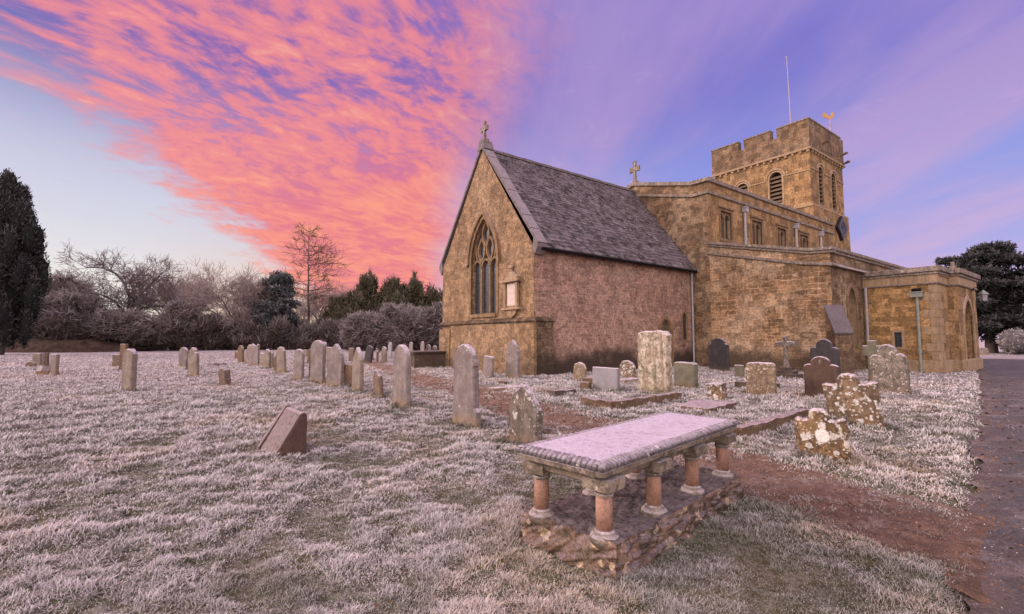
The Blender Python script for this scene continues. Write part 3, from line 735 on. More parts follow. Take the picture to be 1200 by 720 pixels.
mb = MB(); mb.prism([(.82, 1.72), (.84, 1.80), (-.02, 3.06), (-.02, 2.96)], lambda a, b, d: Mx @ Vector((a, d, b)), -.38, .38); mb.build('weathering_slab', stone_mat('slate_slab', (.10, .082, .095), (.07, .058, .066), frost=.12, foot=(.09, .07, .08)), bt, bevel=.01)

# ---- tower
TU0, TU1, TV0, TV1 = 28.1, 34.9, -8.05, -.02
mb = MB()
ewins = [rounded(-5.42, .48, 12.75, 14.75), rounded(-2.62, .50, 12.75, 14.95)]
mb.sheet(rect(TV0, TV1, 12, 16.7), ewins, fE(TU0), 0, 0, .4, 0)
swins = [rounded(30.15, .45, 12.4, 15.1), rounded(32.75, .45, 12.4, 15.1)]
mb.sheet(rect(TU0, TU1, 12, 16.7), swins, fS(TV1), 0, 0, .4, 0)
mb.sheet(rect(TU0, TU1, 12, 16.7), [], fNf(TV0), 0, 0); mb.sheet(rect(TV0, TV1, 12, 16.7), [], fWf(TU1), 0, 0)
b0, t0 = (TU0 - .25, TU1 + .5, -TV1 - .36, -TV0 + .3), (TU0 - .12, TU1 + .25, -TV1 - .2, -TV0 + .12)
def frust(lo, hi, z0, z1):
    vs = [(x, y, z) for z, q in ((z0, lo), (z1, hi)) for y in q[2:] for x in q[:2]]
    mb.add(vs, [(0, 1, 5, 4), (2, 6, 7, 3), (0, 4, 6, 2), (1, 3, 7, 5), (4, 5, 7, 6)], 0)
frust(b0, t0, 0, 12.0)
tower = mb.build('tower', [M['towerw']], church)
mb = MB()
# parapet with narrow crenels on the east side
Z0, Z1, ZC = 16.72, 19.0, 18.25
def para(lo, hi, notches, fn):
    pts = [(lo, Z0), (hi, Z0), (hi, Z1)]
    for a, b in sorted(notches, reverse=True): pts += [(b, Z1), (b, ZC), (a, ZC), (a, Z1)]
    pts += [(lo, Z1)]
    mb.prism(pts, fn, -.10, .42)
para(TV0 - .1, TV1 + .1, [(-5.62, -5.12), (-2.86, -2.36)], fE(TU0))
para(TV0 - .1, TV1 + .1, [(-5.62, -5.12), (-2.86, -2.36)], fWf(TU1))
para(TU0 + .421, TU1 - .421, [], fS(TV1)); para(TU0 + .421, TU1 - .421, [(30.3, 30.8), (32.3, 32.8)], fNf(TV0))
mb.box(TU0 + .4, TU1 - .4, -TV1 + .4, -TV0 - .4, 17.0, 17.1)
par = mb.build('battlement', M['towerp'], tower)
mb = MB()
for a, b in ((TV0 - .16, -5.6), (-5.14, -2.84), (-2.38, TV1 + .16)): mb.prism(rect(a, b, 19.001, 19.13), fE(TU0), -.16, .48)
mb.prism(rect(TU0 + .49, TU1 - .49, 19.001, 19.13), fS(TV1), -.16, .48)
mb.build('merlon_cap', M['coping'], par, bevel=.02)
mb = MB()
for z0, z1, p in ((16.55, 16.72, .20), (11.95, 12.12, .22)):
    mb.prism(rect(TV0 - p, TV1 + p, z0, z1), fE(TU0), -p, .002); mb.prism(rect(TU0 + .003, TU1 + p, z0, z1), fS(TV1), -p, .002)
k = TV0 + .15
while k < TV1: mb.prism([(k - .11, 16.549), (k + .11, 16.549), (k + .08, 16.36), (k - .08, 16.36)], fE(TU0), -.15, .002); k += .56
k = TU0 + .4
while k < TU1: mb.prism([(k - .11, 16.549), (k + .11, 16.549), (k + .08, 16.36), (k - .08, 16.36)], fS(TV1), -.15, .002); k += .56
mb.prism(rect(TV0, -6.16, 14.62, 14.74), fE(TU0), -.06, .002); mb.prism(rect(-4.68, -3.40, 14.78, 14.9), fE(TU0), -.06, .002); mb.prism(rect(-1.84, TV1 + .06, 14.88, 15.0), fE(TU0), -.06, .002)
mb.prism(rect(TU0 + .003, 29.48, 15.05, 15.17), fS(TV1), -.06, .002); mb.prism(rect(30.82, 32.08, 15.05, 15.17), fS(TV1), -.06, .002); mb.prism(rect(33.42, TU1, 15.05, 15.17), fS(TV1), -.06, .002)
mb.build('string_course', M['dress'], tower, bevel=.015)
for fn, ws in ((fE(TU0), ewins), (fS(TV1), swins)):
    for w in ws:
        mb = MB()
        g1 = grow(w, None, .13); ring(mb, w, g1, fn, -.03, .12)
        top = [p for p in w[1:]]; g2 = grow(w, None, .17)[1:]; g3 = grow(w, None, .30)[1:]
        g2[0] = (g2[0][0], g2[1][1] - .05); g3[0] = (g3[0][0], g2[0][1])
        ring(mb, g2[:-0 or None], g3, fn, -.09, .01, closed=False)
        bw = mb.build('belfry_window', M['dress'], tower)
        mb = MB(); a0, a1 = w[0][0], w[1][0]; z = w[0][1] + .1
        while z < w[2][1] + .25:
            mb.add([fn(a0, z, .06), fn(a1, z, .06), fn(a1, z + .22, .30), fn(a0, z + .22, .30), fn(a0, z + .05, .05), fn(a1, z + .05, .05), fn(a1, z + .27, .29), fn(a0, z + .27, .29)], [(0, 1, 2, 3), (4, 7, 6, 5), (0, 4, 5, 1)]); z += .34
        mb.build('louvre', M['wood'], bw)
        mb = MB(); mb.prism(w, fn, .33, .37); mb.build('dark_opening', M['dark'], bw)
for u_, z_ in ((30.5, 17.55), (34.3, 17.45), (34.7, 16.78)):
    mb = MB(); mb.tube([(u_, -TV1 - .0, z_), (u_, -TV1 - .35, z_ + .05), (u_ + .03, -TV1 - .5, z_ + .12), (u_ + .03, -TV1 - .66, z_ + .10)], [.11, .09, .13, .08], 7); mb.build('gargoyle', M['towerp'], par)
# clock: dark diamond on the south face
mb = MB()
ck = [(33.0, 9.75), (34.05, 10.8), (33.0, 11.85), (31.95, 10.8)]
mb.prism(ck, lambda a, b, d: (a, -TV1 + d, b), -.46, -.24)
clk = mb.build('clock_face', plain_mat('dark_blue_enamel', (.014, .014, .022), .35, .5), tower)
mb = MB()
ri = [(33.0 + .55 * math.cos(2 * math.pi * k / 28), 10.8 + .55 * math.sin(2 * math.pi * k / 28)) for k in range(28)]; ro = [(33.0 + .68 * math.cos(2 * math.pi * k / 28), 10.8 + .68 * math.sin(2 * math.pi * k / 28)) for k in range(28)]
ring(mb, ri, ro, lambda a, b, d: (a, -TV1 + d, b), -.49, -.461)
mb.bar((33, -TV1 - .50, 10.8), (33.30, -TV1 - .50, 11.1), .05, .02); mb.bar((33, -TV1 - .52, 10.8), (32.75, -TV1 - .52, 11.35), .04, .02)
mb.build('clock_ring', plain_mat('dull_gilt_ring', (.10, .08, .07), .5, .4), clk)
mb = MB(); mb.tube([(32.2, 2.9, 17), (32.2, 2.95, 22), (32.2, 3.05, 27.1)], [.045, .038, .022], 8); mb.lathe([(.02, 0), (.09, .06), (.09, .12), (.02, .18)], 10, (32.2, 3.05, 27.1)); mb.build('flagpole', M['pole'], tower)
# weathercock
mb = MB(); vx, vy = 33.45, .3
mb.tube([(vx, vy, 17), (vx, vy, 20.75)], .035, 6); mb.tube([(vx - .4, vy, 20.1), (vx + .4, vy, 20.1)], .02, 6); mb.tube([(vx, vy - .4, 20.1), (vx, vy + .4, 20.1)], .02, 6)
vane = mb.build('weathervane', M['pole'], tower)
rooster = [(-.62, .28), (-.50, .12), (-.30, .04), (-.12, -.06), (.08, -.06), (.24, .06), (.30, .22), (.34, .36), (.46, .36), (.36, .44), (.34, .55), (.26, .50), (.22, .56), (.18, .44), (.14, .30), (.0, .20), (-.16, .24), (-.28, .42), (-.44, .52), (-.60, .50), (-.48, .38)]
mb = MB(); mb.prism([(a * 1.05, b) for a, b in rooster], lambda a, b, d: (vx + a * .8 + .0, vy - a * .6 + d, 20.72 + b), -.02, .02); mb.build('weathercock', M['gold'], vane)

# ---- porch
mb = MB()
PU, PV = 15.5, 9.6
pw = rect(7.98, 8.26, 1.15, 1.85)
mb.sheet(rect(6.83, PV, 0, 4.72), [pw], fE(PU), 0, 0, .2, 1)
mb.sheet(rect(PU, 17.3, 0, 4.72), [], fS(PV), 0, 1)
arch = pointed(19.15, .95, .02, 2.1, 3.45)
mb.sheet(rect(17.3, 21.2, 0, 4.72), [arch], fS(PV + .35), 0, 1, .45, 1)
mb.box(17.3, 17.35, -PV - .349, -PV, 0, 4.72, 1)
mb.sheet(rect(6.83, PV + .35, 0, 4.72), [], fWf(21.2), 0, 0)
mb.box(15.7, 21.0, -9.7, -6.9, 4.4, 4.45, 1)
porch = mb.build('porch', [M['porchw'], M['ashlar']], church)
def porch_band(m_, p, z0, z1, top=0):
    m_.prism(rect(6.832, PV + p, z0, z1), fE(PU), -p, .012); m_.prism(rect(PU + .013, 17.30 - p, z0, z1), fS(PV), -p, .012)
    m_.prism(rect(17.30 - p, 21.2 + p, z0, z1), fS(PV + .35), -p, .012); m_.prism(rect(17.30 - p, 17.30, z0, z1), lambda a, b, d: (a, -PV - d, b), .0, .337)
    m_.prism(rect(6.9, PV + .33, z0, z1), fWf(21.2), -p, .012)
mb = MB(); porch_band(mb, .05, 4.10, 4.46); mb.build('frieze', M['dress'], porch)
mb = MB(); porch_band(mb, .12, 4.462, 4.58); porch_band(mb, .20, 4.582, 4.82); porch_band(mb, .09, 4.02, 4.098); mb.build('cornice', M['coping'], porch, bevel=.02)
mb = MB(); porch_band(mb, .10, 0, .58); mb.build('plinth', M['dress'], porch, bevel=.04)
mb = MB()
for k in range(9):
    z = .585 + k * .38; w = .52 if k % 2 else .30
    mb.box(PU - .02, PU + .26, -PV - .02, -PV + w, z, z + .372)
    mb.box(PU + .262, PU + (.55 if k % 2 else .85), -PV - .02, -PV + .1, z, z + .372)
mb.build('quoin', M['dress'], porch, bevel=.012)
mb = MB(); ring(mb, arch, grow(arch, None, .2), fS(PV + .35), -.05, .06); dw = mb.build('doorway_arch', M['dress'], porch)
mb = MB(); mb.prism(arch, fS(PV + .35), .40, .44); mb.build('door', M['wood'], dw)
mb = MB(); ring(mb, pw, grow(pw, None, .10), fE(PU), -.02, .04); wf = mb.build('window_frame', M['dress'], porch)
mb = MB(); mb.prism(pw, fE(PU), .14, .17); mb.build('window_glass', M['glass'], wf)
# downpipes on the east wall of the porch (pipe() runs along a south wall, so these are built directly)
def pipeE(v, z1, mat, hop):
    m_ = MB(); x = PU - .14
    m_.tube([(x, -v, 0), (x, -v, z1)], .06, 10)
    for z in (.9, 2.4): m_.tube([(x, -v, z), (x, -v, z + .08)], .082, 10)
    if hop:
        m_.box(x - .12, PU - .002, -v - .22, -v + .22, z1, z1 + .20); m_.box(x - .15, PU - .002, -v - .25, -v + .25, z1 + .202, z1 + .25)
    return m_.build('downpipe', mat, porch)
pipeE(8.92, 3.45, M['pipegrn'], True); pipeE(6.98, 4.05, M['metal'], False)
mb = MB(); mb.prism(rect(8.72, 9.05, 3.71, 3.86), fE(PU), -.05, -.001); mb.build('drain_hole', M['dark'], porch)
mb = MB(); mb.box(18.55, 18.8, -9.72, -9.5, 4.82, 5.12); mb.box(18.6, 18.75, -9.68, -9.54, 5.12, 5.32); mb.build('parapet_finial', M['coping'], porch, bevel=.02)

# ---- wall lantern by the porch
lp = W(20.2, 10.5, 3.30)
lan_ = empty('bracket_lantern', W(20.2, 10.38, 3.42), YAW, 'square glass lantern on a curved bracket at the porch corner', 'lantern')
lan_.scale = (.66, .66, .66)
mb = MB(); mb.tube([(.0, .64, .70), (.0, .48, 1.0), (0, .15, 1.08), (0, .0, 1.0), (0, 0, .80)], .028, 8); mb.build('bracket', M['dark'], lan_)
mb = MB(); mb.lathe([(.30, .46), (.32, .50), (.20, .62), (.07, .76), (.05, .82)], 4); mb.build('cap', M['pipegrn'], lan_)
mb = MB(); mb.lathe([(.20, 0.0), (.20, .03)], 4); mb.build('base_plate', M['metal'], lan_)
mb = MB()
for k in range(4):
    c_, s_ = math.cos(k * math.pi / 2), math.sin(k * math.pi / 2); mb.bar((.172 * c_, .172 * s_, .03), (.228 * c_, .228 * s_, .47), .022, .022)
mb.build('corner_bar', M['metal'], lan_)
mb = MB(); mb.lathe([(.165, .04), (.22, .46)], 4); mb.build('glass', plain_mat('milky_glass', (.24, .24, .29), .25, .5), lan_)

# ================================================================== TABLE TOMB
M['tslab'] = stone_mat('frosted_slab', (.42, .36, .46), (.33, .28, .36), dark=(.20, .165, .20), foot=(.42, .36, .46), frost=.6, streak=.1, mottled=.35, bumpd=.006)
M['tedge'] = stone_mat('grey_carved_stone', (.17, .145, .15), (.11, .092, .098), dark=(.045, .038, .04), foot=(.13, .11, .115), lichen=.30, lcol=(.52, .47, .45), lscale=12, frost=.42, streak=.2)
M['tstone'] = stone_mat('buff_moulded_stone', (.31, .24, .185), (.20, .155, .12), dark=(.07, .055, .045), foot=(.22, .16, .12), lichen=.25, lcol=(.55, .48, .40), lscale=16, frost=.5, streak=.3, mottled=.95)
M['terra'] = stone_mat('salmon_sandstone', (.40, .225, .175), (.29, .16, .11), dark=(.17, .10, .065), foot=(.3, .16, .10), frost=.1, streak=.4, mottled=.4, bumpd=.003, footh=.05)
M['tbase'] = stone_mat('crumbling_base_stone', (.31, .195, .145), (.19, .12, .09), dark=(.035, .025, .02), foot=(.16, .10, .07), topc=(.055, .035, .026), lichen=.52, lcol=(.56, .41, .27), lscale=4.5, frost=.2, streak=.5, mottled=1., bumpd=.04, moss=.3)
tomb = empty('table_tomb', W(TOMB[0], TOMB[1], 0), YAW + TOMB[2], 'pink topped table tomb on eight salmon stone columns above a crumbling base', 'tomb')
HL, HW, ZT = 1.19, .395, .735
def tomb_plinth():
    def blk(nx, ny, nz_, L, Wd, H, z0, amp, sd):
        bm = bmesh.new(); bmesh.ops.create_cube(bm, size=1)
        bmesh.ops.subdivide_edges(bm, edges=bm.edges[:], cuts=44, use_grid_fill=True)
        for v in bm.verts:
            c = v.co; x, y, z = c.x * 2 * L, c.y * 2 * Wd, (c.z + .5) * H
            if max(abs(c.x), abs(c.y)) > .499: f = 1 + (-.06 * (c.z + .5))
            else: f = 1 - .06 * (c.z + .5)
            k = float(fbm(np.array(x * 6 + sd + z * 5), np.array(y * 6 + z * 9), 4, sd)) - .5
            k2 = float(fbm(np.array(x * 17 + sd), np.array(y * 17 + z * 22), 3, sd + 5)) - .5
            nr_ = Vector((x / L if abs(c.x) > .499 else 0, y / Wd if abs(c.y) > .499 else 0, 1.2 if c.z > .499 else 0))
            if nr_.length > 0: nr_.normalize()
            k3 = abs(float(fbm(np.array(x * 4.2 + sd * 3), np.array(y * 4.2 + z * 13), 3, sd + 9)) - .5) - .09
            q = Vector((x * f, y * f, z + z0)) + nr_ * (k * amp * .6 + k2 * amp * .55 + k3 * amp * (.8 if abs(nr_.z) < .9 else .35))
            v.co = q
        me = bpy.data.meshes.new('base_slab'); bm.to_mesh(me); bm.free(); me.materials.append(M['tbase']); box_uv(me)
        o = bpy.data.objects.new('base_slab', me); COL.objects.link(o); o.parent = tomb; return o
    blk(0, 0, 0, 1.15, .445, .36, -.15, .085, 3)
tomb_plinth()
def rrect(hl, hw, r=.03, n=4):
    p = []
    for cx_, cy_, a0 in ((hl - r, hw - r, 0), (-hl + r, hw - r, 90), (-hl + r, -hw + r, 180), (hl - r, -hw + r, 270)):
        p += [(cx_ + r * math.cos(R(a0 + 90 * k / n)), cy_ + r * math.sin(R(a0 + 90 * k / n))) for k in range(n + 1)]
    return p
fz = lambda a, b, d: (a, b, d)
def layers(m_, prof):
    """stack of rounded rectangles: prof = [(inset, z)...]"""
    rings = [rrect(HL - i, HW - i) for i, z in prof]; n = len(rings[0])
    vs = [(a, b, z) for L, (i, z) in zip(rings, prof) for a, b in L]
    fs = [(k * n + i, k * n + (i + 1) % n, (k + 1) * n + (i + 1) % n, (k + 1) * n + i) for k in range(len(prof) - 1) for i in range(n)]
    m_.add(vs, fs + [tuple(range(n))[::-1], tuple((len(prof) - 1) * n + i for i in range(n))])
mb = MB(); layers(mb, [(.065, ZT - .05), (.060, ZT - .004), (.068, ZT + .002)]); slab = mb.build('top_slab', M['tslab'], tomb)
mb = MB()
def lobe(px, py, dx, dy, w):
    """one rounded gadroon: runs from the top edge (inset .07) out and down to the lower edge"""
    prof = [(-.080, .000), (-.052, .002), (-.024, -.007), (-.002, -.023), (.003, -.037), (-.010, -.046)]
    tx, ty = -dy, dx
    vs = []
    for o_, z in prof:
        for k in range(5):
            a = math.pi * k / 4; s = -math.cos(a) * w * .5; h = math.sin(a) * w * .30
            vs.append((px + dx * (o_ + h * .7) + tx * s, py + dy * (o_ + h * .7) + ty * s, ZT + z + h * (.9 if z > -.03 else .2) - .004))
    fs = [(i * 5 + k, i * 5 + k + 1, (i + 1) * 5 + k + 1, (i + 1) * 5 + k) for i in range(len(prof) - 1) for k in range(4)]
    fs += [(0, 1, 2, 3, 4)[::-1], tuple(len(prof) * 5 - 5 + k for k in range(5))]
    mb.add(vs, fs)
for (ax, L_, dirs) in (('x', HL, ((0, 1), (0, -1))), ('y', HW, ((1, 0), (-1, 0)))):
    for dx, dy in dirs:
        n = int(2 * L_ / .043)
        for k in range(n):
            t = -L_ + (k + .5) * 2 * L_ / n; w = 2 * L_ / n * random.uniform(.86, .98)
            jx = random.uniform(-.004, .004)
            if ax == 'x': lobe(t, dy * (HW + jx), 0, dy, w)
            else: lobe(dx * (HL + jx), t, dx, 0, w)
mb.build('gadrooned_edge', M['tedge'], slab, smooth=True)
mb = MB(); layers(mb, [(.035, ZT - .035), (.016, ZT - .052), (.008, ZT - .058), (.010, ZT - .088), (.034, ZT - .096), (.042, ZT - .108), (.075, ZT - .122), (.085, ZT - .158), (.11, ZT - .172)][::-1]); mb.build('moulded_frame', M['tstone'], tomb, smooth=False)
def column_parts():
    a = MB(); zb, zt = .20, ZT - .168
    a.lathe([(.057, zb + .06), (.058, zb + .2), (.054, zt - .06)], 20)
    b = MB(); b.box(-.105, .105, -.105, .105, zt - .03, zt + .045); b.lathe([(.056, zt - .085), (.068, zt - .08), (.068, zt - .068), (.060, zt - .062), (.070, zt - .045), (.092, zt - .03)], 20)
    c = MB(); c.lathe([(.095, zb - .03), (.104, zb + .002), (.096, zb + .026), (.074, zb + .034), (.076, zb + .048), (.058, zb + .062)], 20)
    return a, b, c
a_, b_, c_ = column_parts()
col0 = a_.build('column', M['terra'], tomb, smooth=True); cap0 = b_.build('capital', M['tstone'], col0); bas0 = c_.build('column_base', M['tstone'], col0, smooth=True)
first = True
for lx in (-1.02, -.34, .34, 1.02):
    for ly in (-.285, .285):
        if first: c = col0; first = False
        else:
            c = col0.copy(); COL.objects.link(c); c.parent = tomb
            for ch in (cap0, bas0): d = ch.copy(); COL.objects.link(d); d.parent = c
        c.location = (lx, ly, 0); c.rotation_euler.z = random.uniform(0, 1.5) * 0

# ================================================================== GRAVESTONES
ST = {
 'lilac': stone_mat('lilac_grey_limestone', (0.257, 0.211, 0.203), (0.168, 0.133, 0.126), dark=(.13, .10, .09), foot=(.26, .16, .07), lichen=.10, frost=.7, streak=.35),
 'tan': stone_mat('tan_oolite', (0.257, 0.207, 0.179), (0.168, 0.130, 0.109), dark=(.15, .11, .08), foot=(.24, .14, .06), lichen=.12, frost=.8, streak=.4),
 'brown': stone_mat('brown_ironstone', (0.204, 0.128, 0.081), (0.115, 0.069, 0.046), dark=(.06, .045, .035), foot=(.14, .09, .05), lichen=.18, frost=.4, streak=.4),
 'dark': stone_mat('blackened_slate', (.075, .062, .066), (.05, .042, .045), dark=(.025, .022, .024), foot=(.15, .10, .07), lichen=.05, frost=.5, streak=.5, mottled=.4, footh=.3),
 'chest': stone_mat('dark_umber_stone', (.12, .085, .065), (.08, .058, .045), dark=(.04, .03, .025), foot=(.10, .08, .04), lichen=.1, frost=.35),
 'rust': stone_mat('dull_brown_slab', (.105, .065, .048), (.075, .045, .035), dark=(.045, .03, .026), foot=(.09, .055, .035), frost=.8, streak=.35, mottled=.3, bumpd=.006),
 'pale': stone_mat('lichen_white_stone', (.56, .48, .39), (.40, .31, .22), dark=(.12, .08, .055), foot=(.22, .13, .06), lichen=.22, lcol=(.62, .55, .46), lscale=13, frost=.8, streak=.55, mottled=.85, moss=.6, bumpd=.04),
 'spot': stone_mat('spotted_lichen_stone', (.27, .18, .11), (.14, .095, .06), dark=(.04, .03, .024), foot=(.24, .125, .05), lichen=.60, lcol=(.66, .62, .60), lscale=8, frost=.7, streak=.45, mottled=.8, bumpd=.03),
 'spotbig': stone_mat('great_lichen_stone', (.28, .175, .09), (.15, .095, .05), dark=(.04, .03, .024), foot=(.27, .135, .05), lichen=.60, lcol=(.66, .60, .55), lscale=9, frost=.75, streak=.4, mottled=.8, bumpd=.03, big=(-.05, -.03, .34, .085)),
 'wedge': stone_mat('mauve_brown_marker', (.115, .068, .058), (.08, .047, .04), dark=(.045, .028, .024), foot=(.09, .055, .04), frost=.38, streak=.3, mottled=.35, bumpd=.006),
 'grey': stone_mat('plain_grey_block', (.27, .25, .27), (.22, .205, .22), dark=(.15, .13, .14), foot=(.2, .17, .14), frost=.7, streak=.2, mottled=.2, bumpd=.006),
 'green': stone_mat('algae_green_stone', (0.187, 0.164, 0.121), (0.126, 0.116, 0.084), dark=(.10, .095, .07), foot=(.2, .12, .06), lichen=.08, frost=.75, streak=.35),
 'buffl': stone_mat('encrusted_buff_stone', (0.281, 0.203, 0.133), (0.176, 0.126, 0.081), dark=(.11, .08, .06), foot=(.22, .13, .06), lichen=.52, lcol=(.55, .48, .40), lscale=11, frost=.8, streak=.5, mottled=.8, bumpd=.035),
 'greyl': stone_mat('grey_lichen_stone', (.25, .20, .17), (.155, .125, .105), dark=(.07, .055, .048), foot=(.2, .12, .065), lichen=.50, lcol=(.56, .51, .47), lscale=13, frost=.7, streak=.5, mottled=.9, moss=.12, bumpd=.03),
 'terr': stone_mat('reddish_sandstone', (.20, .14, .11), (.13, .09, .07), dark=(.07, .05, .04), foot=(.15, .09, .055), lichen=.15, frost=.5),
}
def half(pts):   # mirror a right-hand half outline (from bottom to top centre)
    return pts + [(-a, b) for a, b in pts[::-1] if abs(a) > 1e-6]
def arc(cx_, cy_, rx, ry, a0, a1, n=8): return [(cx_ + rx * math.cos(R(a0 + (a1 - a0) * k / n)), cy_ + ry * math.sin(R(a0 + (a1 - a0) * k / n))) for k in range(n + 1)]
def profile(kind, w, h):
    a = w / 2; b = -.22
    if kind == 'round': return half([(a, b), (a, h - a * .85)] + arc(0, h - a * .85, a, a * .85, 0, 90, 10)[1:])
    if kind == 'camber': return half([(a, b), (a, h * .93), (a * .93, h * .955)] + arc(0, h * .955 - .001, a * .93, h * .045, 0, 90, 6)[1:])
    if kind == 'point': 
        s = h - a * 1.75; return half([(a, b), (a, s)] + [(a - a * (1 - math.cos(R(t))) / (1 - math.cos(R(60))), s + (h - s) * math.sin(R(t)) / math.sin(R(60))) for t in range(7, 61, 7)] + [(0, h)])
    if kind == 'gothic':
        s = h * .48; return half([(a * .95, b), (a, s)] + [(a * (1 - t ** 2.4), s + (h - s) * t) for t in (.1, .2, .3, .4, .5, .6, .7, .8, .88, .95)] + [(0, h)])
    if kind == 'ogee': 
        s = h * .72; return half([(a * 1.12, b), (a * 1.12, h * .20), (a * .97, h * .24), (a * .93, s), (a * 1.0, s + .03), (a * .97, s + .09), (a * .84, h * .86), (a * .55, h * .95), (a * .22, h * .99), (0, h)])
    if kind == 'shoulder': return half([(a, b), (a, h * .76), (a * .97, h * .80), (a * .82, h * .82), (a * .72, h * .84)] + arc(0, h * .84, a * .70, h * .16, 4, 90, 8))
    if kind == 'broadshoulder': return half([(a, b), (a, h * .72)] + arc(a * .60, h * .72, a * .40, h * .09, 0, 80, 5) + arc(0, h * .80, a * .58, h * .20, 0, 90, 9))
    if kind == 'flat': return half([(a, b), (a, h - .02), (a - .02, h), (0, h)])
    if kind == 'ears': return half([(a * .98, b), (a * .98, h * .90), (a * 1.02, h * .90), (a * 1.02, h * .925), (a * .9, h * .965), (a * .72, h * .99), (0, h)])
    if kind == 'scroll': return half([(a * .96, b), (a * .96, h * .10), (a, h * .55), (a * .98, h * .74), (a * 1.0, h * .80), (a * .88, h * .84), (a * .74, h * .815), (a * .60, h * .80), (a * .44, h * .815), (a * .40, h * .86)] + arc(0, h * .88, a * .38, h * .12, 10, 90, 6))
    if kind == 'concave': return [(-a, b), (a, b), (a, h), (a * .75, h * .985), (a * .3, h * .93), (-a * .25, h * .92), (-a * .55, h * .95), (-a * .7, h * .985), (-a, h * .95)]
    if kind == 'lean': return [(-a, b), (a, b), (a * .95, h * .86), (a * .6, h * .97), (a * .1, h), (-a * .5, h * .97), (-a * .9, h * .82)]
    if kind == 'broken': return [(-a, b), (a, b), (a * .98, h * .80), (a * .55, h * .88), (a * .2, h), (-a * .3, h * .96), (-a * .7, h * .78), (-a, h * .7)]
    if kind == 'cross': 
        s = .075; return half([(.13, b), (.12, .0), (s, h * .30), (s * .9, h * .66), (a * .9, h * .68), (a, h * .66), (a, h * .84), (a * .9, h * .82), (s * .9, h * .84), (s * 1.15, h * .97), (s, h), (0, h)])
    if kind == 'sqcross': 
        s = a * .5; return half([(s, b), (s, h * .62), (a, h * .62), (a, h * .88), (s, h * .88), (s, h), (0, h)])
    raise ValueError(kind)
def dens(pts, step):
    out = []
    n = len(pts)
    for i in range(n):
        a = Vector(pts[i]); b = Vector(pts[(i + 1) % n]); k = max(1, int((b - a).length / step))
        out += [tuple(a.lerp(b, j / k)) for j in range(k)]
    return out
def stone_mesh(kind, w, h, t, wear, seed):
    P = dens(profile(kind, w, h), .045); n = len(P)
    rs = np.random.default_rng(seed); 
    ph = rs.random() * 50
    pts = []
    for i, (a, b) in enumerate(P):
        k = (float(fbm(np.array(a * 9 + ph), np.array(b * 9 + ph * 2), 3, seed)) - .5) * wear * .07
        pts.append((a * (1 + k / max(w, .2)) , b + (k * .8 if b > 0 else 0)))
    c = Vector((0, h * .5)); bv = min(.016 + wear * .012, t * .3)
    ins = grow(pts, None, -bv)
    # weathered faces: rings inwards with noise on the face
    vs = []
    for L, x in ((ins, -t / 2), (pts, -t / 2 + bv), (pts, t / 2 - bv), (ins, t / 2)):
        for a, b in L: vs.append((x + (float(vn(np.array(a * 12 + ph), np.array(b * 12 + x * 9), seed)) - .5) * wear * .02, a, b))
    fs = [(r * n + i, r * n + (i + 1) % n, (r + 1) * n + (i + 1) % n, (r + 1) * n + i) for r in range(3) for i in range(n)]
    fs += [tuple(range(n)), tuple(range(4 * n - 1, 3 * n - 1, -1))]
    m_ = MB(); m_.add(vs, fs); return m_
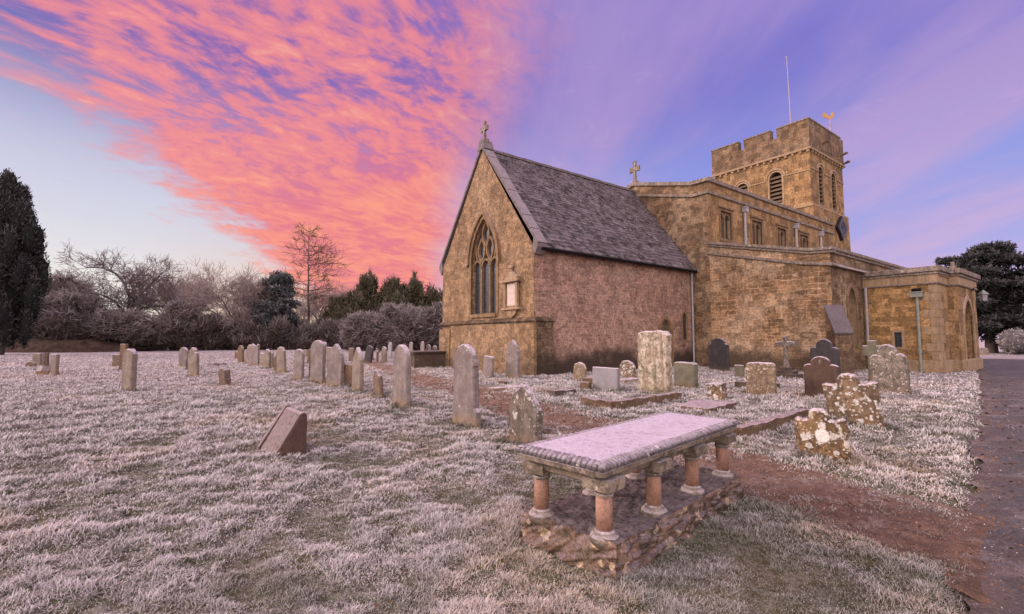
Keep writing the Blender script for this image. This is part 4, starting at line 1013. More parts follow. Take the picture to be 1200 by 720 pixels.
# kind, material, u, v, width, height, thickness, visible face width (m, None: square to the church), lean side/back (deg), label, group
ROWG = 'headstones in the long row across the lawn'; FARG = 'small gravestones far across the lawn'; CHG = 'gravestones beside the church wall'
L_ = [
 ('flat', 'tan', -18.10, -21.22, .45, .76, .16, .30, 0, 0, 'small pale stub stone beside the dark yew, behind the stepped shaft', FARG),
 ('flat', 'tan', -16.12, -12.36, .35, .90, .14, .17, 0, 0, 'thin square post stone standing right of the stepped broken shaft', FARG),
 ('broken', 'terr', -18.29, -21.36, .55, .30, .3, .4, 0, 0, 'reddish low stump of stone nearest the dark yew tree', FARG),
 ('flat', 'terr', -14.51, -18.59, .6, .67, .2, .35, 0, 0, 'short squat reddish stone behind the tall thin post stone', FARG),
 ('flat', 'brown', -14.04, -14.79, .4, 1.28, .14, .22, 0, 0, 'tall thin dark post stone behind the lone round topped headstone', FARG),
 ('round', 'tan', -13.14, -2.68, .52, 1.27, .15, .22, 0, 0, 'lone narrow round topped headstone with green side, out on the left lawn', None),
 ('round', 'lilac', -11.55, -15.48, .7, 1.06, .14, .36, 0, 4, 'grey headstone with shoulder, left of the leaning brown footed one', FARG),
 ('broken', 'dark', -11.38, -12.85, .6, .68, .12, .28, 5, 0, 'low dark jagged stone between two taller leaning headstones', FARG),
 ('shoulder', 'tan', -11.37, -8.32, .62, 1.21, .13, .30, -5, 0, 'leaning frost capped headstone with a wide rusty brown foot', FARG),
 ('lean', 'terr', -10.65, -3.37, .42, .60, .2, .20, -10, 0, 'short tilted brown stump alone on the left lawn', None),
 ('round', 'brown', -8.09, -25.84, .6, .58, .14, .2, 0, 0, 'lowest dark stone at the far end of the long row', ROWG),
 ('round', 'brown', -8.57, -18.64, .8, 1.12, .13, .25, -9, 0, 'dark headstone leaning over near the far end of the row', ROWG),
 ('flat', 'tan', -8.16, -19.63, .5, .82, .12, .12, 0, 0, 'narrow pale slab next to the dark leaning headstone', ROWG),
 ('round', 'lilac', -8.27, -17.21, .7, 1.18, .12, .27, 0, 0, 'grey round topped headstone touching the hollow topped one', ROWG),
 ('concave', 'lilac', -8.26, -15.01, .75, 1.24, .12, .32, 0, 0, 'tall headstone with a hollow curved top and raised corner', ROWG),
 ('flat', 'tan', -8.04, -13.85, .5, .70, .11, .20, 0, 0, 'low flat topped stone, first of three small ones in the row', ROWG),
 ('round', 'tan', -8.09, -12.07, .5, .97, .11, .22, 0, 0, 'round topped stone standing in the middle of three small ones', ROWG),
 ('flat', 'tan', -7.93, -11.95, .4, .79, .11, .13, 0, 0, 'pale narrow stone, third of three small ones in the row', ROWG),
 ('broken', 'brown', -8.01, -9.64, .6, .81, .10, .28, -4, 0, 'low brown stone half hidden by the frost capped leaning headstone', ROWG),
 ('lean', 'tan', -8.05, -8.28, .62, 1.20, .13, .32, -7, 0, 'broad based headstone leaning right with a white frosted crown', ROWG),
 ('round', 'lilac', -8.14, -4.43, .62, 1.18, .12, .30, 0, 0, 'round topped headstone directly behind a narrow square one', ROWG),
 ('flat', 'brown', -7.72, -4.15, .38, .98, .10, .16, 2, 0, 'narrow square stone in front of a round topped headstone', ROWG),
 ('flat', 'tan', -3.14, -26.20, .5, .63, .12, .22, 0, 0, 'tiny pale stone under the hedge behind the row', FARG),
 ('round', 'lilac', -7.91, -2.51, .74, 1.52, .14, .42, 0, 0, 'tallest straight round headed stone of the long row, with dark right side', ROWG),
 ('round', 'tan', -4.10, -16.66, .6, 1.33, .12, .26, 0, 0, 'slim stone peeping out behind the tallest round headed headstone', FARG),
 ('lean', 'brown', -5.31, -15.04, .6, .93, .12, .34, 8, 0, 'low headstone tilted left, behind and left of the tallest one', FARG),
 ('flat', 'tan', -4.91, -12.56, .8, 1.06, .14, .45, 0, 0, 'square topped tan stone just right behind the tallest headstone', FARG),
 ('point', 'lilac', -7.75, -0.93, .80, 1.41, .13, .45, 3, 0, 'lilac pointed headstone behind a short brown block', ROWG),
 ('flat', 'brown', -7.42, -0.40, .50, .74, .14, .26, 0, 0, 'short brown block with dark side between two pointed headstones', ROWG),
 ('flat', 'terr', -1.92, -17.95, .65, .89, .13, .32, 0, 0, 'small reddish square stone seen between the two pointed headstones', FARG),
 ('point', 'tan', -7.71, 1.29, .72, 1.30, .12, None, 0, 0, 'pale pointed headstone beside the short leaning fragment', ROWG),
 ('round', 'dark', -1.82, -14.99, .7, 1.22, .14, .40, 14, 0, 'dark round headstone leaning steeply to the left behind the row', FARG),
 ('flat', 'tan', -0.33, -18.41, .5, .87, .12, None, 0, 0, 'small pale square stone left of the little cross', FARG),
 ('round', 'tan', -0.95, -14.35, .72, 1.05, .13, None, 0, 0, 'tan headstone between the little cross and a tall grey one', FARG),
 ('round', 'grey', 1.87, -20.46, .70, 1.28, .10, None, 0, 0, 'tall grey round headstone by the frosted shrub, left of the dark chest tomb', FARG),
 ('broken', 'terr', -7.64, 2.85, .50, .72, .10, None, -14, 0, 'short broken brown stone leaning right, beside the big dark sided headstone', ROWG),
 ('round', 'lilac', -7.90, 4.97, .80, 1.39, .12, None, 0, 0, 'large smooth grey round topped headstone with rusty foot and dark side', ROWG),
 ('round', 'lilac', 6.43, -26.74, .8, 1.22, .1, None, 0, 0, 'small distant headstone seen over the dark chest tomb', 'distant headstones beyond the chest tomb'),
 ('round', 'lilac', 8.40, -28.38, .8, 1.29, .1, None, 0, 0, 'small distant headstone seen over the dark chest tomb', 'distant headstones beyond the chest tomb'),
 ('round', 'lilac', 8.89, -28.02, 1.0, .99, .1, None, 0, 0, 'small distant headstone seen over the dark chest tomb', 'distant headstones beyond the chest tomb'),
 ('round', 'lilac', 9.41, -27.64, .94, .86, .1, None, 0, 0, 'small distant headstone seen over the dark chest tomb', 'distant headstones beyond the chest tomb'),
 ('round', 'lilac', 7.73, -23.03, .66, 1.36, .1, None, 6, 0, 'pale stone leaning left at the church corner above the chest tomb', None),
 ('ogee', 'lilac', -7.88, 7.83, .76, 1.44, .12, None, 0, 1, 'tall lilac headstone with peaked curved top and broad mossy brown foot', ROWG),
 ('camber', 'lilac', -1.77, -0.77, .63, .86, .14, None, 5, 0, 'low pale stone leaning beside the church wall, behind the tall peaked headstone', CHG),
 ('point', 'lilac', -1.20, 0.16, .78, 1.50, .15, None, 4, 3, 'smooth lilac pointed headstone with dark edge against the church corner', CHG),
 ('gothic', 'greyl', -7.97, 9.66, .70, .88, .12, None, 5, 3, 'weathered pointed headstone with white lichen dots, just behind the table tomb', ROWG),
 ('round', 'buffl', -.11, 2.78, .62, .68, .12, None, 2, 0, 'little round frosted stone nearest the dark chancel corner', CHG),
 ('flat', 'grey', -1.65, 5.45, 1.00, .68, .12, None, 0, 0, 'plain blue grey rectangular block left of the great lichen headstone', CHG),
 ('round', 'spot', 2.15, 3.10, .72, .69, .14, None, 0, 0, 'small rounded brown and white stone behind the blue grey block', CHG),
 ('ears', 'pale', -1.19, 6.85, 1.06, 1.77, .20, None, 0, 0, 'great broad pale headstone streaked with lichen and green moss', CHG),
 ('camber', 'green', 1.15, 6.29, .74, .79, .24, None, 1, 0, 'squat green grey headstone right of the great pale lichen one', CHG),
 ('shoulder', 'dark', 9.07, 2.87, .98, 1.59, .16, None, 0, 0, 'blackened shouldered headstone against the aisle wall by the downpipe', CHG),
 ('flat', 'green', 5.65, 5.66, .34, .53, .12, None, 0, 0, 'narrow pale green stub behind the encrusted buff headstone', CHG),
 ('camber', 'buffl', 1.01, 8.71, .80, .87, .14, None, 0, 0, 'wide buff headstone encrusted with frost and lichen, left of the stepped cross', CHG),
 ('broadshoulder', 'dark', 7.6, 7.9, .95, 1.55, .14, None, 0, 0, 'dark shouldered headstone behind the brown one with a small cross', CHG),
 ('broadshoulder', 'rust', 1.75, 9.94, .82, 1.05, .11, None, -1, 0, 'smooth brown shouldered headstone with a small cross carved at its top', CHG),
 ('scroll', 'spot', -2.35, 11.97, .84, .92, .12, None, -5, 4, 'larger of two scroll topped headstones spotted with white lichen', CHG),
 ('scroll', 'spotbig', -5.41, 12.59, .60, .66, .10, None, -4, 4, 'smaller scroll topped headstone with one great white lichen disc', CHG),
 ('broadshoulder', 'greyl', 4.43, 10.71, .84, 1.36, .20, None, -3, 0, 'mottled grey round headed stone in front of the porch', CHG),
 ('sqcross', 'green', 8.94, 8.99, .58, 1.50, .16, None, 0, 0, 'square armed stone cross behind the mottled grey headstone', CHG),
 ('round', 'lilac', 50.67, 5.64, .8, .72, .25, None, 0, 0, 'pale stone under the dark tree at the far end of the drive', None),
]
for i, (kind, mt, u, v, w, h, t, vis, ls, lb_, label, grp) in enumerate(L_):
    p = W(u, v); rz = YAW
    if vis:
        th_ = math.atan2(p.x, p.y); a = math.acos(min(.98, vis / w))
        A = math.degrees(th_) + 180 + math.degrees(a)
        rz = R(270 - A)
    z = float(gz(np.array(p.x), np.array(p.y), False)) - .02
    nm = 'stone_cross' if 'cross' == kind[-5:] else 'headstone'
    wear = {'pale': 1.3, 'spot': 1.1, 'spotbig': 1.1, 'buffl': 1.0, 'greyl': 1.0, 'grey': .15, 'dark': .4, 'rust': .25}.get(mt, .55)
    o = stone_mesh(kind, w, h + .02, t, wear, 100 + i).build(nm, ST[mt])
    o.location = (p.x, p.y, z); o.rotation_euler = (R(ls), R(-lb_), rz)
    tag(o, label, 'cross' if nm == 'stone_cross' else 'gravestone', grp)
    ay = Vector((-math.sin(rz), math.cos(rz), 0))
    for q_ in (-.38, 0, .38): SHEL_SHADE.append((p.x + ay.x * q_ * w, p.y + ay.y * q_ * w, .15 * w + .03))
    if 'small cross carved' in label:
        m_ = MB(); m_.box(-t / 2 - .004, -t / 2 + .004, -.010, .010, .87, .98); m_.box(-t / 2 - .0045, -t / 2 + .004, -.035, .035, .935, .953); m_.build('carved_cross', ST['lilac'], o)

def thing_mesh(m_, name, mat, u, v, rz, label, cat, group=None, bevel=0, z=None):
    p = W(u, v); o = m_.build(name, mat, bevel=bevel)
    o.location = (p.x, p.y, float(gz(np.array(p.x), np.array(p.y), False)) if z is None else z); o.rotation_euler.z = rz
    return tag(o, label, cat, group)
# stepped shaft far left, little cross, stepped cross by the aisle
r_ = empty('broken_cross', W(-16.54, -13.24), YAW - .3, 'broken cross shaft on a stepped pyramid base out on the far left lawn', 'cross')
mb = MB(); mb.tube([(0, 0, .25), (0, 0, .95)], [.13, .10], 8); mb.build('shaft', ST['terr'], r_)
mb = MB(); mb.box(-.22, .22, -.22, .22, -.2, .16); mb.lathe([(.30, .16), (.16, .38)], 4); mb.build('stepped_base', ST['tan'], r_)
thing_mesh(stone_mesh('cross', .55, .95, .14, .5, 7), 'stone_cross', ST['tan'], -.90, -15.71, YAW, 'little pale cross between two stones behind the row', 'cross', FARG)
r_ = empty('memorial_cross', W(7.54, 6.56), YAW + .05, 'weathered dark cross on a two step base against the aisle wall', 'cross', CHG)
m_ = stone_mesh('cross', .74, 1.30, .15, .7, 9); c_ = m_.build('cross_shaft', ST['greyl'], r_); c_.location.z = .36
mb = MB(); mb.box(-.38, .38, -.46, .46, -.2, .17); mb.box(-.27, .27, -.34, .34, .171, .30); mb.box(-.18, .18, -.22, .22, .301, .42); mb.build('stepped_base', ST['chest'], r_, bevel=.02)
# wedge shaped stone on the lawn
mb = MB()
wp = [(-.06, -.1), (.34, -.1), (.34, .50), (.325, .54), (.29, .555), (.25, .53), (-.06, .0)]
mb.prism(wp, lambda a, b, d: (a, d, b), -.42, .30)
mb.prism([(-.08, -.1), (.32, -.1), (.32, .55), (.27, .57), (-.08, .01)], lambda a, b, d: (a, d, b), .315, .43)
thing_mesh(mb, 'wedge_stone', ST['wedge'], -11.05, 8.02, YAW + R(4), 'brown wedge shaped grave marker with sloping frosted face alone on the near lawn', 'gravestone', bevel=.012)
# chest tomb by the far wall of the chancel
r_ = empty('chest_tomb', W(-.7, -8.1), YAW, 'dark long chest tomb with overhanging lid beside the far chancel corner', 'tomb')
mb = MB(); mb.box(-1.16, 1.16, -.5, .5, -.2, .72); 
for s in (-1, 1): mb.box(s * 1.12 - .08, s * 1.12 + .08, -.53, .53, -.2, .719)
mb.build('chest_body', ST['chest'], r_, bevel=.015)
mb = MB(); mb.box(-1.3, 1.3, -.62, .62, .80, .88); mb.prism([(-.52, .721), (.52, .721), (.60, .799), (-.60, .799)], lambda a, b, d: (d, a, b), -1.27, 1.27); mb.build('lid', ST['chest'], r_, bevel=.015)
# low kerbs, slabs and fragments
def rough_bar(L, Wd, H, seed, z0=-.12, cuts=9):
    bm = bmesh.new(); bmesh.ops.create_cube(bm, size=1)
    bmesh.ops.subdivide_edges(bm, edges=bm.edges[:], cuts=cuts, use_grid_fill=True)
    for v_ in bm.verts:
        x, y, z = v_.co.x * L, v_.co.y * Wd, (v_.co.z + .5) * (H - z0) + z0
        k = float(fbm(np.array(x * 4 + seed), np.array(y * 4 + z * 7), 3, seed)) - .5; k2 = float(fbm(np.array(x * 5 + 9), np.array(z * 5 + y * 4 + seed), 3, seed + 3)) - .5
        v_.co = (x + k2 * .05, y + k * .07, z + (k2 * .07 if v_.co.z > 0 else 0))
    me = bpy.data.meshes.new('m'); bm.to_mesh(me); bm.free()
    m_ = MB(); m_.v = [tuple(q.co) for q in me.vertices]; m_.f = [tuple(p.vertices) for p in me.polygons]; m_.m = [0] * len(m_.f); bpy.data.meshes.remove(me); return m_
KG = 'broken grave kerbs in the grass'
kp = empty('grave_kerb', W(-3.0, 8.1), YAW + R(3), 'low brown kerb edging the plot before the great pale headstone', 'kerb', KG)
for L, x, y, rz in ((1.45, -.72, -.02, 0), (1.25, .62, .0, R(2)), (.9, -1.42, .42, R(88))):
    o = rough_bar(L, .17, .20, int(30 + L * 10)).build('kerb_stone', ST['brown'], kp); o.location = (x, y, 0); o.rotation_euler.z = rz
kp = empty('grave_kerb', W(-3.55, 11.2), YAW + R(4), 'low brown kerb between the tomb and the spotted headstones', 'kerb', KG)
for L, x, y, rz in ((1.7, -.75, 0, 0), (1.3, .78, .02, R(1)), (.7, -1.62, .36, R(86))):
    o = rough_bar(L, .17, .19, int(50 + L * 10)).build('kerb_stone', ST['brown'], kp); o.location = (x, y, 0); o.rotation_euler.z = rz
for (L, Wd, H, u, v, rz, mt, lab, nm, cat) in (
    (1.5, .8, .09, -2.45, 9.15, 8, 'terr', 'flat frosted ledger slab with brown front edge before the buff headstone', 'ledger_slab', 'slab'),
    (.55, .35, .20, -.45, 3.7, 20, 'brown', 'broken brown lump of kerb under the little round frosted stone', 'stone_fragment', 'stone'),
    (1.1, .4, .07, -3.9, 3.5, -8, 'lilac', 'long frosted sunken slab before the chancel corner', 'ledger_slab', 'slab'),
    (.9, .35, .10, -3.3, 5.3, 5, 'dark', 'dark edged sunken slab left of the blue grey block', 'ledger_slab', 'slab'),
    (.32, .28, .20, -1.9, 4.85, 30, 'brown', 'small brown block at the left foot of the blue grey block', 'stone_fragment', 'stone'),
    (.40, .34, .39, -.82, 8.49, 12, 'spot', 'cube shaped brown stone frosted on top, before the encrusted buff headstone', 'stone_block', 'stone'),
    (.40, .3, .16, 1.6, 4.6, 40, 'brown', 'small dark lump right of the blue grey block', 'stone_fragment', 'stone'),
    (.35, .3, .20, 2.1, 7.6, 10, 'chest', 'small dark boulder between the green grey stone and the cube stone', 'stone_fragment', 'stone'),
    (.8, .3, .13, 2.9, 8.1, 10, 'chest', 'mossy low stone left of the encrusted buff headstone', 'stone_fragment', 'stone'),
    (.5, .3, .10, -3.0, 2.0, 60, 'brown', 'flat brown fragment near the chancel corner path', 'stone_fragment', 'stone'),
    (1.3, .5, .08, 1.2, 3.9, 4, 'lilac', 'frosted ledger slab between the two small rounded stones', 'ledger_slab', 'slab'),
    (.9, .4, .12, -10.0, -16.5, 40, 'grey', 'low frosted mound of stone behind the two far leaning headstones', 'stone_fragment', 'stone')):
    thing_mesh(rough_bar(L, Wd, H, int(L * 97)), nm, ST[mt], u, v, YAW + R(rz), lab, cat, None)

# ================================================================== TREES AND SHRUBS
def segs_mesh(name, S, mat, parent=None, n=3, fr=.5, seed=0):
    """S: list of (p0, p1, r0, r1) -> tapered tubes as one mesh"""
    A = np.array([list(a) + list(b) + [r0, r1] for a, b, r0, r1 in S]); p0, p1, r0, r1 = A[:, :3], A[:, 3:6], A[:, 6:7], A[:, 7:8]
    d = p1 - p0; d /= np.linalg.norm(d, axis=1, keepdims=True) + 1e-9
    ref = np.where(np.abs(d[:, 2:3]) > .9, np.array([[1., 0, 0]]), np.array([[0, 0, 1.]]))
    a = np.cross(d, ref); a /= np.linalg.norm(a, axis=1, keepdims=True); b = np.cross(d, a)
    V = []
    for p, r in ((p0, r0), (p1, r1)):
        for k in range(n): V.append(p + (a * math.cos(2 * math.pi * k / n) + b * math.sin(2 * math.pi * k / n)) * r)
    V = np.stack(V, 1); m = len(S)
    F = np.array([(k, (k + 1) % n, n + (k + 1) % n, n + k) for k in range(n)])
    F = (np.arange(m)[:, None, None] * 2 * n + F[None]).reshape(-1, 4)
    g = np.random.default_rng(seed)
    rn = np.repeat(g.random(m), 2 * n); f_ = np.repeat(np.clip(fr + (g.random(m) - .5) * .6, 0, 1), 2 * n)
    return np_mesh(name, V.reshape(-1, 3), F, mat, parent, attrs={'rnd': ('POINT', rn), 'fr': ('POINT', f_)})
def branch_out(rs, S, p, d, L, r, lv, maxlv, nb, spread, up, wob=.18):
    n = 5; q = Vector(p); d = Vector(d).normalized(); pts = []
    for k in range(n):
        d = (d + Vector((rs.gauss(0, wob), rs.gauss(0, wob), rs.gauss(0, wob) + up))).normalized()
        q2 = q + d * (L / n); ra = r * (1 - .55 * k / n); rb = r * (1 - .55 * (k + 1) / n)
        S.append((tuple(q), tuple(q2), ra, rb, lv)); pts.append((q2.copy(), d.copy(), rb)); q = q2
    if lv >= maxlv: return
    for k in range(nb[lv]):
        t = rs.uniform(.35, 1.0) if lv else rs.uniform(.5, 1.); i = min(n - 1, int(t * n)); b, dd, rb = pts[i]
        ax = Vector((rs.gauss(0, 1), rs.gauss(0, 1), rs.gauss(0, .6))); ax = (ax - dd * ax.dot(dd)).normalized()
        nd = (dd * math.cos(spread) + ax * math.sin(spread) * rs.uniform(.7, 1.3)).normalized()
        branch_out(rs, S, b, nd, L * rs.uniform(.55, .82), max(.025, rb * .68), lv + 1, maxlv, nb, spread, up, wob)
TW = dict(bark=leaf_mat('frosted_bark', (.060, .045, .040), (.095, .072, .062), (.42, .35, .38), .45),
          twig=leaf_mat('frosted_twig', (.13, .088, .072), (.20, .14, .115), (.60, .51, .50), .55),
          twigb=leaf_mat('mauve_twig', (.10, .072, .072), (.17, .125, .125), (.52, .43, .48), .65),
          larch=leaf_mat('brown_twig', (.10, .06, .045), (.16, .095, .07), (.4, .3, .3), .2))
def bare_tree(x, y, h, seed, nb, spread, up, r, label, tm='twig', trunk=.30, levels=4, fr=.55, grp=None, lean=(0, 0), wob=.18, kind='bare_tree'):
    rs = random.Random(seed); S = []
    branch_out(rs, S, (0, 0, -.3), (lean[0], lean[1], 1), h * trunk, r, 0, levels, nb, spread, up, wob)
    zmax = max(s[1][2] for s in S); k = h / zmax
    S = [(tuple(c * k for c in a), tuple(c * k for c in b), r0, r1, lv) for a, b, r0, r1, lv in S]
    root = empty(kind, (x, y, 0), 0, label, 'tree', grp)
    segs_mesh('trunk', [s[:4] for s in S if s[4] <= 1], TW['bark'], root, 6, .25, seed)
    segs_mesh('crown', [s[:4] for s in S if s[4] > 1], TW[tm], root, 3, fr, seed)
    return root
def arching_tree(x, y):
    rs = random.Random(5); S = []
    limbs = [([(0, -.3), (-.1, 2.2), (-.3, 4.4), (-.2, 5.2)], .42), ([(-.2, 5.0), (-.2, 7.3), (-.9, 9.0), (-1.7, 10.0), (-3.0, 10.6), (-4.6, 10.5)], .22), ([(-.3, 4.6), (-1.7, 6.4), (-3.0, 7.1), (-4.6, 7.3)], .18),
             ([(-.2, 5.0), (.4, 6.8), (1.5, 8.1), (2.4, 9.5), (3.1, 10.4)], .21), ([(-.2, 4.5), (1.3, 5.6), (3., 6.0), (4.8, 5.8)], .17), ([(-.2, 5.2), (.3, 7.4), (-.2, 9.2), (.2, 10.2)], .14)]
    for pts, r in limbs:
        P = resample([(a, b, 0) for a, b in pts], .35)[:, [0, 2, 1]]; dy = np.cumsum(np.array([rs.gauss(0, .07) for _ in P]))
        for k in range(len(P) - 1):
            ra, rb = r * (1 - .7 * k / len(P)), r * (1 - .7 * (k + 1) / len(P))
            p = Vector((P[k][0], dy[k], P[k][2])); q = Vector((P[k + 1][0], dy[k + 1], P[k + 1][2])); S.append((tuple(p), tuple(q), ra, rb, 0))
            if r < .4:
                for _ in range(2): branch_out(rs, S, q, (rs.gauss(0, .7) + (q - p).x, rs.gauss(0, .8), rs.uniform(-.3, 1.2)), rs.uniform(.9, 2.3), max(.03, rb * .4), 1, 3, (0, 5, 4), R(42), .02, .2)
    root = empty('bare_tree', (x, y, 0), R(39.4), 'gnarled bare tree with one long bough arching out to the left', 'tree', 'bare trees along the boundary')
    segs_mesh('trunk', [q[:4] for q in S if q[4] == 0], TW['bark'], root, 6, .15, 1); segs_mesh('crown', [q[:4] for q in S if q[4] > 0], TW['twigb'], root, 3, .3, 2)
arching_tree(-49.9, 60.7)
bare_tree(-46.0, 66.4, 13.0, 12, (10, 8, 7, 6), R(40), .03, .40, 'rounded bare frosted tree with golden gaps, nearer the arching one', 'twig', .26, 4, .6, 'bare trees along the boundary')
bare_tree(-40.3, 66.4, 12.6, 23, (10, 8, 7, 6), R(40), .03, .38, 'rounded bare frosted tree just left of the dark conifer', 'twig', .26, 4, .6, 'bare trees along the boundary')
bare_tree(-43.0, 72.0, 11.6, 31, (10, 8, 6, 6), R(42), .02, .36, 'bare frosted tree standing behind the two rounded ones', 'twig', .26, 4, .6, 'bare trees along the boundary')
bare_tree(-34.8, 84.0, 13.8, 44, (10, 8, 7, 6), R(38), .03, .40, 'broad bare russet tree behind the tall thin tree', 'twig', .26, 4, .5, 'bare trees along the boundary')
bare_tree(-29.0, 88.0, 12.6, 47, (10, 8, 7, 6), R(38), .03, .40, 'bare mauve tree rising between the tall thin tree and the green plumes', 'twigb', .26, 4, .5, 'bare trees along the boundary')
# the tall thin tree: one straight stem, side twigs only in the upper half
def tall_thin(x, y, h):
    rs = random.Random(3); S = []; q = Vector((0, 0, -.3)); st = []
    for k in range(24):
        q2 = q + Vector((rs.gauss(0, .035), rs.gauss(0, .035), (h + .3) / 24)); S.append((tuple(q), tuple(q2), .25 * (1 - k / 25), .25 * (1 - (k + 1) / 25), 0)); st.append(q2.copy()); q = q2
    for k in range(9, 24):
        for j in range(4):
            t = (k - 9) / 15; L = (3.6 * (1 - t) ** .75 + .7) * (.35 + .65 * min(1, t * 3.2 + .25)) * rs.uniform(.5, 1.1); a = rs.uniform(0, 2 * math.pi)
            branch_out(rs, S, st[k], (math.cos(a), math.sin(a), rs.uniform(.0, .45)), L, .05, 1, 3, (0, 5, 4), R(38), .03, .14)
    root = empty('tall_tree', (x, y, 0), 0, 'tall thin bare tree standing far above all the others', 'tree', None)
    segs_mesh('trunk', [s[:4] for s in S if s[4] == 0], TW['bark'], root, 6, .1, 1)
    segs_mesh('crown', [s[:4] for s in S if s[4] > 0], TW['larch'], root, 3, .2, 2)
tall_thin(-31.1, 70.8, 18.0)

LF = dict(yew=leaf_mat('yew_needle', (.016, .019, .016), (.050, .053, .042), (.36, .32, .34), .28),
          cedar=leaf_mat('dark_needle', (.016, .018, .017), (.045, .046, .042), (.34, .30, .34), .35),
          conif=leaf_mat('frosted_needle', (.035, .042, .040), (.08, .085, .08), (.45, .40, .46), .45),
          green=leaf_mat('olive_leaf', (.042, .042, .022), (.115, .092, .052), (.42, .34, .33), .45),
          bush=leaf_mat('frosted_twiglet', (.060, .046, .042), (.15, .115, .105), (.50, .445, .455), .85),
          brush=leaf_mat('brown_brush', (.045, .030, .026), (.10, .068, .058), (.50, .44, .45), .8),
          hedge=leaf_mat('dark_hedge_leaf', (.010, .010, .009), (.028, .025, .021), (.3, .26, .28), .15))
def leaf_cloud(name, blobs, per, size, asp, mat, parent=None, seed=0, up=.3, shell=(.62, 1.08), core=.72, fr_top=.9, droop=0., zmin=.05):
    """leaves or twiglets spread through the outer volume of several ellipsoids, with a dark twiggy heart inside each"""
    g = np.random.default_rng(seed); Vs, Fs, RN, FR = [], [], [], []; off = 0
    for (cx_, cy_, cz_, rx, ry, rz) in blobs:
        n = int(per * (rx * ry * rz) ** (2 / 3))
        d = g.normal(size=(n, 3)); d /= np.linalg.norm(d, axis=1, keepdims=True)
        rr = shell[0] + (shell[1] - shell[0]) * g.random(n) ** .7
        lump = .80 + .42 * fbm(d[:, 0] * 2.2 + cx_ * 3 + 10, d[:, 2] * 2.2 + d[:, 1] * 2.2 + cz_ * 3, 3, seed)
        P = d * (rr * lump)[:, None] * np.array([rx, ry, rz]) + np.array([cx_, cy_, cz_])
        ok = P[:, 2] > zmin; P = P[ok]; d = d[ok]; rr = rr[ok]; n = len(P)
        a = d * np.array([1, 1, .8]) + g.normal(size=(n, 3)) * .55 + np.array([0, 0, up]); a[:, 2] -= droop
        a /= np.linalg.norm(a, axis=1, keepdims=True)
        b = np.cross(a, g.normal(size=(n, 3))); b /= np.linalg.norm(b, axis=1, keepdims=True)
        s = size * (.5 + g.random(n))[:, None]
        V = np.stack([P - a * s * .5 - b * s * asp * .5, P - a * s * .2 + b * s * asp * .5, P + a * s * .6 + b * s * asp * .12, P + a * s * .35 - b * s * asp * .5], 1)
        Vs.append(V.reshape(-1, 3)); Fs.append(off + np.arange(n * 4).reshape(-1, 4)); off += n * 4
        f = np.clip((rr - shell[0]) / (shell[1] - shell[0]), 0, 1) * (.35 + .65 * g.random(n)) * fr_top * np.clip(.55 + .5 * d[:, 2] + .3 * (g.random(n) - .5), .05, 1)
        RN.append(np.repeat(g.random(n), 4)); FR.append(np.repeat(f, 4))
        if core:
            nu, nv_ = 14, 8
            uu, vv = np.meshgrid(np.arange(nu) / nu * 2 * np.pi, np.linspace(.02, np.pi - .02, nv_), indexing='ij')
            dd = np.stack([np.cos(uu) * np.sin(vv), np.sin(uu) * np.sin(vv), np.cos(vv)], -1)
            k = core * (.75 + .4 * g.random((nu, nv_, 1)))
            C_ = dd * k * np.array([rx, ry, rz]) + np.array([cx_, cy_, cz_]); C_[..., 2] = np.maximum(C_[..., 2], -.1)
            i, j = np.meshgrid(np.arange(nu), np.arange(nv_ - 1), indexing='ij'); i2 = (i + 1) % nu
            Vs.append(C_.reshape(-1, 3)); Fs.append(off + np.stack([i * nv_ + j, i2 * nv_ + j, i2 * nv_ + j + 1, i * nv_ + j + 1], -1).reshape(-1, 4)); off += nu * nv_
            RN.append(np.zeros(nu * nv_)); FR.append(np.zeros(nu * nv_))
    return np_mesh(name, np.concatenate(Vs), np.concatenate(Fs), mat, parent, attrs={'rnd': ('POINT', np.concatenate(RN)), 'fr': ('POINT', np.concatenate(FR))})
def trunk_mesh(parent, h, r, seed=0, limbs=5, hl=.5):
    rs = random.Random(seed); S = [((0, 0, -.3), (rs.uniform(-.1, .1), rs.uniform(-.1, .1), h * .5), r, r * .8, 0), ((0, 0, h * .5), (0, 0, h), r * .8, r * .4, 0)]
    for k in range(limbs): branch_out(rs, S, (0, 0, h * rs.uniform(.3, .9)), (rs.gauss(0, 1), rs.gauss(0, 1), .6), h * hl, r * .4, 0, 0, (0,), .5, .05)
    return segs_mesh('trunk', [s[:4] for s in S], TW['bark'], parent, 7, .1, seed)
# great columnar yew on the far left
rs = random.Random(8)
t = empty('yew_tree', (-49.6, 45.0, 0), 0, 'great dark columnar yew tree at the left edge of the churchyard', 'tree')
bl = [(0, 0, 7.4, 2.6, 2.6, 7.4), (0, 0, 12.5, 1.5, 1.5, 4.2)]
for k in range(120):
    a = rs.uniform(0, 2 * math.pi); q = rs.uniform(.6, 1.0); zz = rs.uniform(1.4, 14.6) if k > 30 else rs.uniform(12.0, 16.6)
    R0 = 2.75 * (min(1, .62 + zz / 9.)) * (1 - max(0, zz - 10.8) / 7.2)
    bl.append((math.cos(a) * R0 * q, math.sin(a) * R0 * q, zz, rs.uniform(.45, .7), rs.uniform(.45, .7), rs.uniform(1.3, 2.2)))
leaf_cloud('crown', bl, 420, .26, .30, LF['yew'], t, 4, up=1.1, fr_top=.8, core=.78, zmin=.5); trunk_mesh(t, 6, .5, 2)
